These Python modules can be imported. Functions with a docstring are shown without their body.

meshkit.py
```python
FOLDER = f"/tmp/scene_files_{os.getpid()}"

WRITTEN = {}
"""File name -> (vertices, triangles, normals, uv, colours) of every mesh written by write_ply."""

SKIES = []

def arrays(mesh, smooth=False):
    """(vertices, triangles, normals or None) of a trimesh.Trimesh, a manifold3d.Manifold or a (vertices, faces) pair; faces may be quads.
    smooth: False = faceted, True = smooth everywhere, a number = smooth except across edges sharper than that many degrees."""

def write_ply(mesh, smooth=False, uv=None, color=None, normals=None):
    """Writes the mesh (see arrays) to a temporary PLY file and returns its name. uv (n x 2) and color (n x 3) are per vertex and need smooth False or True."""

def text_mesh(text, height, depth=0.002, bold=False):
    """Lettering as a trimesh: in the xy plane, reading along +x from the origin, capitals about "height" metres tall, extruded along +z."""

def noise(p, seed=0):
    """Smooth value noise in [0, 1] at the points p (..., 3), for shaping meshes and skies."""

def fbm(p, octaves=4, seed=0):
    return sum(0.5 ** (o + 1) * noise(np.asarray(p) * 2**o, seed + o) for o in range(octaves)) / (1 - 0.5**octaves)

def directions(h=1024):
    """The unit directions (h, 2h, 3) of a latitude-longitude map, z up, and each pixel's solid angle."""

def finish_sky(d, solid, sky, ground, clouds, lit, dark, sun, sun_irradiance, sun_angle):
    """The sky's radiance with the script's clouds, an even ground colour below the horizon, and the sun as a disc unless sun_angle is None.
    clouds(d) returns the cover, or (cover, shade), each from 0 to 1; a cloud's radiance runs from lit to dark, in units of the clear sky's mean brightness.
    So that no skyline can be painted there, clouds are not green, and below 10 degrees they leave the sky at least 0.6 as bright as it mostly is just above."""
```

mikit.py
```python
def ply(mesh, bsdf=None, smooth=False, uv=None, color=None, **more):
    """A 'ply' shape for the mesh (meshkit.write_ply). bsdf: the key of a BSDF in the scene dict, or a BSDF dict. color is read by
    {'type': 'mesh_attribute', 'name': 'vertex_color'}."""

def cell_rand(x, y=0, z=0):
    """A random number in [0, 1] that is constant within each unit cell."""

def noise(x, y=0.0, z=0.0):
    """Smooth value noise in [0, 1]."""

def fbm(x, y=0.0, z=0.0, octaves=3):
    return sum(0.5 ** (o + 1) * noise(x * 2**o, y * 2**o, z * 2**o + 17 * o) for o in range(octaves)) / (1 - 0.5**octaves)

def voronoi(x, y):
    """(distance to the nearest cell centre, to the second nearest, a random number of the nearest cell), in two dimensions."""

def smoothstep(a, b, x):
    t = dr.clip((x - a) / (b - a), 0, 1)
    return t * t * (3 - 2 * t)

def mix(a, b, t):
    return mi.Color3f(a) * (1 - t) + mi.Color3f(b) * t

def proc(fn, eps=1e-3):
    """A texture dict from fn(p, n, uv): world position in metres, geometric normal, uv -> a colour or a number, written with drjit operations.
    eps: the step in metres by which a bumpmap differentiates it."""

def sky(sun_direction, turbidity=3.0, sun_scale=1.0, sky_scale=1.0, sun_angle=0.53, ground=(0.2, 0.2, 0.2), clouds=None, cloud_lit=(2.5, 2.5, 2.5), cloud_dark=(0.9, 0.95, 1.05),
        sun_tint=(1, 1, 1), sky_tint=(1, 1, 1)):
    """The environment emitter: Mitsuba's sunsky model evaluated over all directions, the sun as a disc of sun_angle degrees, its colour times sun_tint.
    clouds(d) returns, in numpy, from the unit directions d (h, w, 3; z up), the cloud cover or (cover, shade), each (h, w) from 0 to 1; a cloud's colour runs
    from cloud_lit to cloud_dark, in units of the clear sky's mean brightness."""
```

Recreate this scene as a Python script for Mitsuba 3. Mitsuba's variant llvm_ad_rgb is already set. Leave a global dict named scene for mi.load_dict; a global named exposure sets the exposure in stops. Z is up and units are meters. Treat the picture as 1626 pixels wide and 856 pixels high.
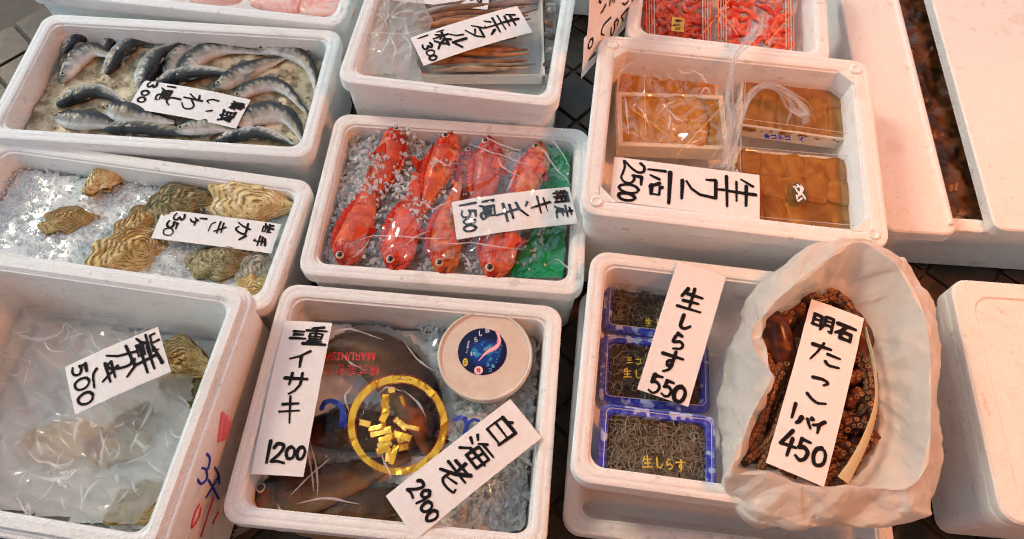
import math, random
import numpy as np, trimesh, mitsuba as mi, mikit, meshkit
from mikit import noise, fbm, voronoi, smoothstep, mix, proc
from shapely.geometry import LineString, Polygon, Point, MultiPoint
from shapely.ops import unary_union

# ------------------------------------------------------------------ camera, light, exposure
scene, labels = {}, {}
T4 = mi.ScalarTransform4f
PITCH, FPX, CAMZ = math.radians(62.5), 1130.0, 1.30
scene['camera'] = {'type': 'perspective', 'fov': 2*math.degrees(math.atan(813/FPX)), 'fov_axis': 'x', 'near_clip': 0.05, 'far_clip': 200.0,
    'to_world': T4().look_at(origin=[0, 0, CAMZ], target=[0, math.cos(PITCH), CAMZ-math.sin(PITCH)], up=[0, 0, 1])}
exposure = 1.24
scene['sky'] = mikit.sky([-0.66, 0.42, 0.62], turbidity=3, sun_scale=0.46, sun_angle=14, sky_scale=1.85, clouds=lambda d: 1.0, cloud_lit=(1.76, 2.40, 2.84))
def lamp(key, p, r, rgb, label):
    scene[key] = {'type': 'sphere', 'center': list(p), 'radius': r, 'emitter': {'type': 'area', 'radiance': {'type': 'rgb', 'value': list(rgb)}}}
    labels[key] = {'label': label, 'category': 'lamp'}
lamp('hanging_lamp', (1.06, 0.62, 1.30), 0.10, (46, 14.2, 4.4), 'warm round bulb hanging above the far right end of the stall')
lamp('hanging_lamp_001', (0.66, -0.70, 1.10), 0.10, (16, 5.0, 1.6), 'warm round bulb hanging above the near right corner of the stall')

# ------------------------------------------------------------------ helpers
rng = np.random.default_rng(7)
def at(px, py, z):
    x, y = (px-813)/FPX, -(py-428)/FPX
    d = np.array([x, y*math.sin(PITCH)+math.cos(PITCH), y*math.cos(PITCH)-math.sin(PITCH)])
    return np.array([0, 0, CAMZ]) + d*(z-CAMZ)/d[2]
def uniq(k):
    if k not in scene and k not in labels: return k
    i = 1
    while f'{k}_{i:03d}' in scene or f'{k}_{i:03d}' in labels: i += 1
    return f'{k}_{i:03d}'
def thing(name, label, cat=None, group=None, kind=None):
    k = uniq(name); labels[k] = {'label': label}
    if cat: labels[k]['category'] = cat
    if group: labels[k]['group'] = group
    if kind: labels[k]['kind'] = kind
    return k
def put(key, mesh, bsdf, smooth=30, color=None, **kw):
    scene[key] = mikit.ply(mesh, bsdf, smooth=smooth, color=color, **kw); return key
def part(parent, name, mesh, bsdf, smooth=30, color=None, label=None, kind=None, **kw):
    k = put(uniq(parent+'__'+name), mesh, bsdf, smooth, color, **kw)
    if label or kind:
        labels[k] = {}
        if label: labels[k]['label'] = label
        if kind: labels[k]['kind'] = kind
    return k
def cat_mesh(ms):
    vs, fs, o = [], [], 0
    for v, f in ms:
        vs.append(v); fs.append(np.asarray(f)+o); o += len(v)
    return np.vstack(vs), np.vstack(fs)
def quads(n, m, wrap=True, flip=False):
    i, j = np.meshgrid(np.arange(n-1), np.arange(m if wrap else m-1), indexing='ij'); j2 = (j+1) % m
    q = np.stack([i*m+j, i*m+j2, (i+1)*m+j2, (i+1)*m+j], -1).reshape(-1, 4)
    if flip: q = q[:, ::-1]
    return np.vstack([q[:, [0, 1, 2]], q[:, [0, 2, 3]]])
def catmull(P, n):
    P = np.asarray(P, float)
    if len(P) == 2: return P[0]+(P[1]-P[0])*np.linspace(0, 1, n)[:, None]
    Q = np.vstack([2*P[0]-P[1], P, 2*P[-1]-P[-2]])
    t = np.linspace(0, len(P)-1-1e-9, n); i = t.astype(int); f = (t-i)[:, None]
    a, b, c, d = Q[i], Q[i+1], Q[i+2], Q[i+3]
    return .5*(2*b+(c-a)*f+(2*a-5*b+4*c-d)*f**2+(3*b-a-3*c+d)*f**3)
def unit(v): return v/(np.linalg.norm(v, axis=-1, keepdims=True)+1e-12)
def frames(p, ref=(0, 0, 1)):
    t = unit(np.gradient(p, axis=0)); a = unit(np.cross(t, np.broadcast_to(np.asarray(ref, float), t.shape)+1e-4)); return t, a, np.cross(a, t)
def tube(pts, r, sides=8, n=None, cap=True, ref=(0, 0, 1)):
    p = catmull(pts, n or len(pts)) if n else np.asarray(pts, float)
    r = np.broadcast_to(np.interp(np.linspace(0, 1, len(p)), np.linspace(0, 1, len(np.atleast_1d(r))), np.atleast_1d(r)), (len(p),))
    t, a, b = frames(p, ref); th = np.arange(sides)*2*np.pi/sides
    v = p[:, None]+r[:, None, None]*(np.cos(th)[None, :, None]*a[:, None]+np.sin(th)[None, :, None]*b[:, None])
    v = v.reshape(-1, 3); f = quads(len(p), sides)
    if cap:
        o = len(v); v = np.vstack([v, p[0]-t[0]*r[0]*.6, p[-1]+t[-1]*r[-1]*.6]); k = np.arange(sides); k2 = (k+1) % sides; e = (len(p)-1)*sides
        f = np.vstack([f, np.stack([k2, k, np.full(sides, o)], -1), np.stack([e+k, e+k2, np.full(sides, o+1)], -1)])
    return v, f
def ball(c, r, scale=(1, 1, 1), sub=2, R=None, rough=0, seed=0):
    m = trimesh.creation.icosphere(sub, 1.0); v = np.array(m.vertices)
    if rough: v = v*(1+rough*(meshkit.noise(v*2.3+seed*7.7, seed)-.5)[:, None]*2)
    v = v*np.asarray(scale)*r
    if R is not None: v = v @ np.asarray(R).T
    return v+np.asarray(c), np.array(m.faces)
def rotz(a): c, s = math.cos(a), math.sin(a); return np.array([[c, -s, 0], [s, c, 0], [0, 0, 1.]])
def rrect(L, W, r, n=6, e=8):
    pts = []
    for cx, cy, a0 in ((L/2-r, W/2-r, 0), (-L/2+r, W/2-r, 90), (-L/2+r, -W/2+r, 180), (L/2-r, -W/2+r, 270)):
        for k in range(n+1):
            a = math.radians(a0+90*k/n); pts.append((cx+r*math.cos(a), cy+r*math.sin(a)))
    pts = np.array(pts); out = []
    for i in range(len(pts)):
        a, b = pts[i], pts[(i+1) % len(pts)]; k = e if np.linalg.norm(b-a) > 3*r*math.pi/2/n else 1
        for q in range(k): out.append(a+(b-a)*q/k)
    return np.array(out)
def loft(rings, cap0=False, cap1=False, closed=False):
    n, m = len(rings), len(rings[0]); v = np.vstack(rings+([rings[0]] if closed else [])); f = quads(n+closed, m)
    for c, k, fl in ((cap0, 0, True), (cap1, n-1, False)):
        if c:
            o = len(v); v = np.vstack([v, rings[k].mean(0)]); i = np.arange(m); j = (i+1) % m
            t = np.stack([k*m+i, k*m+j, np.full(m, o)], -1); f = np.vstack([f, t[:, ::-1] if fl else t])
    return v, f
def box_mesh(L, W, H, r=.003, ch=.001):
    R = [np.c_[rrect(L-2*i, W-2*i, max(r-i, 2e-4), 3, 1), np.full(4*4, z)] for i, z in ((ch, 0), (0, ch), (0, H-ch), (ch, H))]
    return loft(R, True, True)
def place(m, c, yaw=0): return (m[0] @ rotz(yaw).T+np.asarray(c), m[1])
def vnoise(v, s, seed=0, o=3): return meshkit.fbm(v*s, o, seed)
def inpoly(poly, xy):
    import shapely
    return shapely.contains_xy(poly, xy[:, 0], xy[:, 1])
def pxpoly(pts, z): return Polygon([tuple(at(x, y, z)[:2]) for x, y in pts]).buffer(0)

# ------------------------------------------------------------------ materials
def B(key, **kw): scene[key] = {'type': 'twosided', 'bsdf': kw}
def rgb(*c): return {'type': 'rgb', 'value': list(c)}
def bump(tex, inner, scale): return {'type': 'bumpmap', 'arbitrary': tex, 'scale': scale, 'bsdf': inner}
def beads(p, n, uv):
    a = voronoi(p.x*260+p.z*150, p.y*260+p.z*170)[0]
    return a*.7+fbm(p.x*40, p.y*40, p.z*40)*.6
def foam_col(p, n, uv):
    g = fbm(p.x*9, p.y*9, p.z*9, 4); s = smoothstep(.58, .76, fbm(p.x*19+5, p.y*19, p.z*40, 4)); d = smoothstep(.70, .82, fbm(p.x*70, p.y*70+3, p.z*70, 3))
    a, b, w = voronoi(p.x*185+p.z*120, p.y*185+p.z*150); c = mix((.78, .78, .765), (.87, .865, .85), g*.6+w*.4)*(1-.10*(1-smoothstep(.0, .22, b-a)))
    return mix(mix(c, (.58, .54, .47), s*.34), (.42, .40, .37), d*.40)
scene['foam'] = {'type': 'twosided', 'bsdf': bump(proc(beads, 5e-4), {'type': 'principled', 'base_color': proc(foam_col), 'roughness': .45, 'specular': .3}, .0011)}
B('paper', type='principled', base_color=rgb(.82, .80, .79), roughness=.55, specular=.3)
B('ink', type='principled', base_color=rgb(.008, .007, .009), roughness=.7, specular=.15)
B('blue_ink', type='principled', base_color=rgb(.03, .05, .45), roughness=.5)
B('red_ink', type='principled', base_color=rgb(.62, .05, .10), roughness=.6)
B('vc_wet', type='principled', base_color={'type': 'mesh_attribute', 'name': 'vertex_color'}, roughness=.28, specular=.28, clearcoat=.22, clearcoat_gloss=.9)
B('vc_matte', type='principled', base_color={'type': 'mesh_attribute', 'name': 'vertex_color'}, roughness=.55, specular=.4)
def scale_cells(uv, a, b):
    x, y = uv.x*a, uv.y*b; r = mi.Float(9)
    for k in (0, 1):
        yy = y+.5*k; xx = x+.5*k; fx, fy = xx-mikit.dr.floor(xx)-.5, yy-mikit.dr.floor(yy)-.5; d = mikit.dr.sqrt((fx-.30)*(fx-.30)+fy*fy); r = mikit.dr.minimum(r, mikit.dr.abs(d-.46)+mi.Float(0)); 
    return r
def scaled(key, a, b, edge, wgt, rough=.24, h=.0008, spec=.25, cc=.18):
    w = lambda p, n, uv: (1-smoothstep(.02, .14, scale_cells(uv, a, b)))*smoothstep(.26, .36, uv.x)*wgt
    P = lambda col: {'type': 'principled', 'base_color': col, 'roughness': rough, 'specular': spec, 'clearcoat': cc}
    scene[key] = {'type': 'twosided', 'bsdf': bump(proc(lambda p, n, uv: fbm(p.x*300, p.y*300, p.z*300, 2), 4e-4), {'type': 'blendbsdf', 'weight': proc(w), 'a': P({'type': 'mesh_attribute', 'name': 'vertex_color'}), 'b': P(rgb(*edge))}, h)}
scaled('red_skin', 40, 34, (.80, .24, .13), .55); scaled('brown_skin', 40, 34, (.17, .085, .035), .6, .3, .0008, .08, .0); scaled('silver_skin', 56, 36, (.10, .09, .07), .45)
scene['ice_clear'] = {'type': 'blendbsdf', 'weight': .60, 'a': {'type': 'dielectric', 'int_ior': 1.31, 'ext_ior': 1.0}, 'b': {'type': 'principledthin', 'base_color': rgb(.90, .92, .92), 'roughness': .15, 'diff_trans': 1.0, 'spec_trans': 0.0}}
B('ice_grey', type='principled', base_color=rgb(.70, .71, .70), roughness=.15, specular=.5)
scene['film'] = {'type': 'thindielectric', 'int_ior': 1.18}
scene['lid_clear'] = {'type': 'thindielectric', 'int_ior': 1.42}
scene['bag_clear'] = {'type': 'blendbsdf', 'weight': .40, 'a': {'type': 'thindielectric', 'int_ior': 1.42}, 'b': {'type': 'principledthin', 'base_color': rgb(.84, .84, .82), 'roughness': .10, 'diff_trans': .6, 'spec_trans': 0.0}}
scene['milky'] = {'type': 'blendbsdf', 'weight': .34, 'a': {'type': 'thindielectric', 'int_ior': 1.35}, 'b': {'type': 'principledthin', 'base_color': rgb(.8, .8, .8), 'roughness': .25, 'diff_trans': 1.0, 'spec_trans': 0.0}}
scene['bag_white'] = {'type': 'blendbsdf', 'weight': .84, 'a': {'type': 'thindielectric', 'int_ior': 1.42}, 'b': {'type': 'principledthin', 'base_color': rgb(.88, .83, .76), 'roughness': .2, 'diff_trans': .75, 'spec_trans': 0.0}}
B('eye_black', type='principled', base_color=rgb(.006, .006, .008), roughness=.08, clearcoat=1.0)
B('gold', type='principled', base_color=rgb(.84, .43, .045), metallic=.75, roughness=.30)
B('gold_pale', type='principled', base_color=rgb(.92, .60, .11), metallic=.5, roughness=.34)
B('print_red', type='principled', base_color=rgb(.60, .03, .03), roughness=.35)
B('print_blue', type='principled', base_color=rgb(.01, .03, .30), roughness=.35)
B('print_yellow', type='principled', base_color=rgb(.62, .46, .05), roughness=.45)
B('print_white', type='principled', base_color=rgb(.75, .78, .82), roughness=.4)
B('green_film', type='principled', base_color=rgb(.0, .23, .075), roughness=.14, specular=.7)

# ------------------------------------------------------------------ ground
gv = np.array([[-6, -4, -.006], [6, -4, -.006], [6, 8, -.006], [-6, 8, -.006]], float)
def ground_col(p, n, uv): return mix((.03, .02, .012), (.07, .045, .026), fbm(p.x*14, p.y*14, 0, 4))
scene['mortar'] = {'type': 'twosided', 'bsdf': {'type': 'principled', 'base_color': proc(ground_col), 'roughness': .6}}
labels['ground'] = {'label': 'dark brown tiled market floor under the crates', 'kind': 'structure'}
put('ground', (gv, np.array([[0, 1, 2], [0, 2, 3]])), 'mortar', False)
def tile_col(p, n, uv): return mix((.020, .010, .005), (.055, .030, .014), smoothstep(.3, .7, fbm(p.x*30, p.y*30, 3, 4)))
def tile_col2(p, n, uv): return mix((.014, .012, .008), (.040, .031, .018), smoothstep(.3, .7, fbm(p.x*26, p.y*26, 9, 4)))
for i, c in enumerate((tile_col, tile_col2)):
    scene[f'tile{i}'] = {'type': 'twosided', 'bsdf': {'type': 'principled', 'base_color': proc(c), 'roughness': .38}}
tm = box_mesh(.104, .104, .012, .006, .002)
for ix in range(-12, 13):
    for iy in range(-12, 13):
        x, y = (ix-iy)*.11*.7071+.07, (ix+iy)*.11*.7071+.75
        if -1.3 < x < 1.3 and -.15 < y < 1.9:
            part('ground', 'tile', place(tm, (x, y, -.010+rng.uniform(-.001, .001)), math.pi/4+rng.uniform(-.01, .01)), f'tile{int(rng.random() < .45)}')

# ------------------------------------------------------------------ unseen roof and wall added to shade the stall (above and behind the camera)
scene['canvas'] = {'type': 'twosided', 'bsdf': {'type': 'principled', 'base_color': rgb(.24, .21, .19), 'roughness': .8}}
k = thing('market_awning', 'brown canvas awning out of view, placed to shade the stall and open on its left side', 'awning')
part(k, 'canopy', place(box_mesh(6.4, 7.0, .02, .01, .004), (2.33, -1.0, 2.35), math.radians(-24)), 'canvas', 25)
for x, y in ((-.35, 1.98), (2.55, 3.3)): part(k, 'post', tube([(x, y+.25, -.006), (x, y+.25, 2.36)], .022, 12), 'canvas', 30)
k = thing('shop_wall', 'plain brown wall added out of view to darken the near side of the stall', 'wall')
part(k, 'panel', place(box_mesh(5.5, .10, 2.34, .01, .004), (.9, -1.6, 0), math.radians(0)), 'canvas', 25)

# ------------------------------------------------------------------ foam boxes
BX = {}
def foam_box(label, cx, cy, yaw, L, W, zr, H, inner, style='plain', wall=.024, zb=None):
    k = thing('foam_box', label, 'foam box', 'white foam fish boxes'); a = math.radians(yaw); R = rotz(a); z0 = zr-H
    def ring(inset, z, r): 
        q = rrect(L-2*inset, W-2*inset, max(r, .004)); w = .0008*(meshkit.noise(np.c_[q*14+cx*31, np.full(len(q), cy*9)], 3)-.5)
        return np.c_[q*(1+w[:, None]), np.full(len(q), z)] @ R.T+np.array([cx, cy, 0])
    ro = .03
    body = [ring(.020, z0, ro-.008), ring(.014, z0+.005, ro-.008), ring(.008, zr-.034, ro-.004), ring(.008, zr-.006, ro-.004), ring(wall+.003, zr-.006, .022), ring(wall+.008, zr-inner+.012, .02), ring(wall+.020, zr-inner, .015)]
    part(k, 'body', loft(body, True, True), 'foam', 25)
    if style == 'step':
        sec = [(.006, zr-.036), (.0, zr-.033), (0, zr-.011), (.002, zr-.009), (.0095, zr-.009), (.0105, zr-.0085), (.0115, zr-.002), (.0135, zr), (wall-.004, zr), (wall, zr-.004), (wall+.0005, zr-.03)]
    else:
        sec = [(.006, zr-.030), (.0, zr-.027), (0, zr-.005), (.0015, zr-.0015), (.005, zr), (.009, zr), (.0105, zr-.0008), (.0125, zr-.0008), (.014, zr), (wall-.005, zr), (wall-.001, zr-.002), (wall, zr-.006), (wall+.0005, zr-.03)]
    part(k, 'rim', loft([ring(i, z, (.030 if i < .012 else .026)-i*.3) for i, z in sec], closed=True), 'foam', 25)
    if style == 'stud':
        for sx in (-1, 1):
            for sy in (-1, 1):
                c = np.array([sx*(L/2-.026), sy*(W/2-.026), 0]) @ R.T+np.array([cx, cy, zr-.0005])
                th = np.linspace(0, 2*np.pi, 17)[:-1]
                part(k, 'corner_stud', loft([np.c_[np.cos(th)*r, np.sin(th)*r, np.full(16, h)]+c for r, h in ((.011, 0), (.0105, .0028), (.0085, .0042), (.0062, .0036), (.005, .0018))], False, True), 'foam', 40)
                g = np.array([[0, 0], [-.030, 0], [0, -.030]])*[sx, sy]+np.array([sx*(L/2-wall), sy*(W/2-wall)])
                g = g if sx*sy > 0 else g[::-1]
                P3 = np.vstack([np.c_[g, np.full(3, z)] for z in (zr-inner, zr-.0015)]) @ R.T+np.array([cx, cy, 0])
                part(k, 'corner_web', trimesh.convex.convex_hull(P3), 'foam', 25)
    BX[k] = dict(c=np.array([cx, cy]), R=R, L=L-2*wall, W=W-2*wall, zr=zr, zf=zr-inner)
    return k
def inner_poly(k, m=.004):
    b = BX[k]; q = rrect(b['L']-2*m-.012, b['W']-2*m-.012, .016, 4, 1); return Polygon([tuple((b['R'][:2, :2] @ p)+b['c']) for p in q])
def local(k, u, v, z=0): b = BX[k]; return np.r_[b['R'][:2, :2] @ np.array([u*b['L']/2, v*b['W']/2])+b['c'], z]

b_pink = foam_box('white foam box of pink fish fillets at the top left corner', -.673, 1.335, -8.2, .70, .33, .23, .20, .09)
b_sard = foam_box('white foam box of curled silver sardines, top left', -.680, .984, -4.5, .635, .327, .22, .20, .08)
b_oyst = foam_box('white foam box of oysters on crushed ice', -.703, .676, -9.3, .635, .272, .20, .185, .07)
b_bag = foam_box('white foam box with grooved rim holding oysters under a clear bag', -.693, .336, -8.7, .50, .42, .27, .265, .20, 'step', .030)
b_hota = foam_box('white foam box of wrapped squid packs behind the red fish', -.098, 1.085, -8.6, .425, .36, .27, .26, .09)
b_kink = foam_box('white foam box of red fish on ice with a green liner', -.112, .722, -4.7, .50, .359, .20, .185, .08)
b_isak = foam_box('white foam box with the gold printed bag of brown fish', -.175, .331, -5.4, .489, .40, .19, .185, .13)
b_praw = foam_box('white foam box of red prawn packs at the top', .438, 1.163, -9.3, .391, .33, .285, .27, .10)
b_uni = foam_box('white foam box with round corner studs holding sea urchin trays', .393, .801, -8.0, .508, .412, .29, .28, .12, 'stud', .030)
b_shir = foam_box('white foam box holding three blue whitebait packs', .354, .369, -7.7, .49, .393, .23, .115, .085)
b_und = foam_box('white foam box underneath the whitebait box', .362, .335, -6.5, .52, .43, .113, .108, .05)
b_far = foam_box('small white foam box edge beside the hanging price card', .13, 1.50, -7, .36, .24, .12, .11, .05)
b_side = foam_box('white foam box of brown seaweed at the far right edge of the stall', .935, 1.043, -4.3, .42, .75, .16, .158, .06, 'plain', .028)

# ------------------------------------------------------------------ handwriting and price cards
GL = {
'生': "28 88 12 52/30 66 88 68/52 95 52 8/22 38 80 40/8 8 95 10", '三': "20 85 80 87/25 50 76 52/8 12 92 14",
'重': "75 95 30 86/10 74 92 76/25 60 25 32 76 32 76 60 25 60/26 46 75 46/50 88 50 6/22 20 80 20/6 5 95 6",
'イ': "82 92 50 62 14 44/54 64 54 5", 'サ': "8 66 94 68/32 90 32 40/70 92 70 45 56 20 34 4", 'キ': "20 66 82 72/12 40 90 46/44 96 60 2",
'ン': "16 80 36 66/14 12 50 26 90 70", 'ウ': "50 96 50 80/18 76 18 54/18 77 84 77 78 40 60 16 36 4", 'ニ': "24 74 78 76/8 16 94 18",
'し': "~34 94 32 30 44 10 64 10 86 34", 'ら': "~38 94 60 84/~30 74 26 42 56 52 76 36 68 14 34 4", 'す': "6 74 94 76/~56 96 56 40 40 30 34 44 48 54 56 40 52 16 30 0",
'明': "10 84 10 22/10 84 40 84 40 24/10 54 40 54/10 24 40 24/58 90 58 40 46 6/58 90 90 90 90 6 78 8/58 66 90 66/58 42 90 42",
'石': "8 86 94 88/54 86 34 56 6 30/32 46 32 6/32 46 80 46 80 6/32 8 80 8", 'た': "10 74 62 78/40 96 28 50 10 6/56 54 90 54/~54 20 66 10 94 14",
'こ': "~22 82 56 86 82 78 66 66/~16 26 34 10 62 8 90 16", '1': "50 95 50 5", 'パ': "30 66 20 36 6 14/62 68 76 42 94 12/~88 90 96 84 90 78 84 84 88 90",
'2': "~16 76 34 92 64 90 72 70 50 40 12 8 50 12 90 6", '3': "~18 86 50 94 74 78 46 54 76 40 70 14 40 4 12 14", '4': "54 94 12 36 90 40/64 66 58 2",
'5': "30 92 24 56/30 92 80 92/~24 56 50 62 78 46 72 18 44 6 16 14", '0': "~50 94 24 80 14 46 28 12 54 6 78 22 86 56 74 84 50 94", '9': "~78 78 50 94 22 74 34 50 66 54 80 82 78 50 60 4",
'白': "52 98 40 82/18 80 18 4/18 80 82 80 82 4/18 44 82 44/18 6 82 6", '海': "10 90 24 82/4 62 20 54/6 6 28 40/54 98 34 70/44 84 94 86/42 64 36 10 90 10 92 66 42 64/30 38 99 40/66 62 60 14",
'老': "20 82 78 84/50 98 50 62/8 60 94 62/86 88 50 50 10 26/~40 34 40 12 60 4 94 10 92 24/78 38 44 26",
'尾': "18 90 80 90 80 72/18 70 80 70/18 90 18 40 6 6/74 64 34 58/30 44 84 48/26 28 90 32/~54 60 54 12 74 4 94 10 94 22",
'網': "28 96 12 76 34 70/30 84 10 56 38 58/24 56 24 6/12 36 8 22/36 36 40 24/52 90 52 4/52 90 94 90 94 6/60 70 86 70/58 50 90 50/66 36 66 18 86 18",
'走': "24 84 78 86/50 98 50 66/8 62 94 64/50 62 50 12/50 38 80 40/34 44 28 22 6 2/~26 24 50 8 96 2",
'鳥': "52 98 40 88/24 86 24 36/24 86 78 86 78 58/24 72 78 72/24 58 78 58/24 40 94 42/24 40 28 26/28 24 88 24 84 2 70 6/20 14 14 2/40 14 42 4/56 14 60 6",
'取': "6 90 56 90/16 90 16 12/46 90 46 0/16 66 46 66/16 42 46 42/4 10 56 20/58 76 94 78 80 36 52 4/62 66 78 30 98 4",
'い': "~20 86 18 44 30 16 42 34/76 76 86 58 86 40", 'わ': "32 98 30 2/~8 72 34 76 6 24/~34 42 62 70 86 60 86 28 60 6",
'岩': "50 98 50 66/16 88 16 64 84 64 84 88/6 50 94 52/44 50 28 26 6 10/34 28 34 0/34 28 82 28 82 0/34 2 82 2", '手': "80 96 22 84/14 64 88 66/6 38 95 40/~52 88 56 8 38 12",
'か': "~8 70 60 74 54 20 38 6 30 16/36 96 24 40 8 8/72 84 92 52", 'き': "20 80 78 84/16 58 84 62/44 98 74 36/~22 26 36 8 78 6", 'ケ': "34 96 8 52/28 74 92 76/62 74 54 34 28 2",
'ホ': "8 70 94 72/50 96 50 6 38 12/26 50 10 22/74 50 92 22", 'ボ': "8 70 86 72/46 96 46 6 36 12/24 50 8 22/68 50 86 22/82 99 88 88/94 97 100 86",
'タ': "40 96 8 46/34 78 88 78 70 36 22 2/34 52 66 36", 'ル': "30 86 28 44 6 8/58 92 58 10 96 46",
'枚': "4 68 46 70/26 96 26 2/24 62 4 26/30 54 46 38/66 98 48 58/58 76 98 76/88 74 70 34 42 2/56 56 74 24 99 2",
'株': "4 68 46 70/26 96 26 2/24 62 4 30/30 56 46 40/62 96 52 74/54 78 96 80/48 52 99 54/74 98 74 2/70 48 50 18/78 48 98 18", '式': "6 74 94 78/12 48 50 50/32 48 32 12/6 8 54 18/62 98 66 44 84 6 96 22/78 96 90 86",
'会': "50 98 8 56/50 98 94 56/32 60 68 60/12 40 90 42/46 40 24 10 78 12/64 26 84 4", '社': "22 98 30 86/6 74 46 76 8 34/28 56 28 2/32 50 44 38/74 92 74 8/54 56 96 58/48 6 99 8",
'丸': "8 68 76 70 72 20 84 6 97 26/44 98 36 50 6 4/20 46 50 30", 'コ': "14 82 84 82 84 14/12 14 86 14", 'ッ': "16 64 26 44/46 70 54 48/88 70 74 36 44 8", 'ク': "40 96 8 52/32 78 86 78 70 36 24 2"}
def strokes(ch, cx, cy, w, h, pen, var=.25, rs=None):
    """Shapely outline of one handwritten character centred at (cx, cy), y up."""
    out = []
    for st in GL[ch].split('/'):
        sm = st[0] == '~'; q = np.array(list(map(float, st.strip('~').split()))).reshape(-1, 2)/100-.5
        if rs is not None: q = q+rs.normal(0, .012, q.shape)
        q = q*[w, h]+[cx, cy]
        q = catmull(q, 5*len(q)) if sm and len(q) > 2 else np.vstack([q[i]+(q[i+1]-q[i])*np.linspace(0, 1, 4)[:, None] for i in range(len(q)-1)])
        r = pen*(1-var*np.linspace(-.5, 1, len(q))); 
        if rs is not None: r = r*(1+.15*rs.normal(0, 1, 1))
        for i in range(len(q)-1):
            out.append(unary_union([Point(q[i]).buffer(r[i], 4), Point(q[i+1]).buffer(r[i+1], 4)]).convex_hull)
    return unary_union(out).simplify(pen*.12)
def cross2(a, b): return a[:, 0]*b[:, 1]-a[:, 1]*b[:, 0]
def flat_mesh(shape, fn, h=.0006, maxseg=None, tri=None):
    """Triangles of a planar outline, mapped by fn((n, 2), lift) and given a small thickness."""
    ms = []
    for g in getattr(shape, 'geoms', [shape]):
        if g.is_empty or g.geom_type != 'Polygon': continue
        if maxseg: g = g.segmentize(maxseg)
        m = trimesh.creation.triangulate_polygon(g, engine='earcut'); v = np.array(m[0])[:, :2]; f = np.array(m[1])
        n2 = cross2(v[f[:, 1]]-v[f[:, 0]], v[f[:, 2]]-v[f[:, 0]]); f[n2 < 0] = f[n2 < 0][:, ::-1]
        ms.append((fn(v, np.full(len(v), h)), f))
    return cat_mesh(ms)
CARD_W = .079
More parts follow.
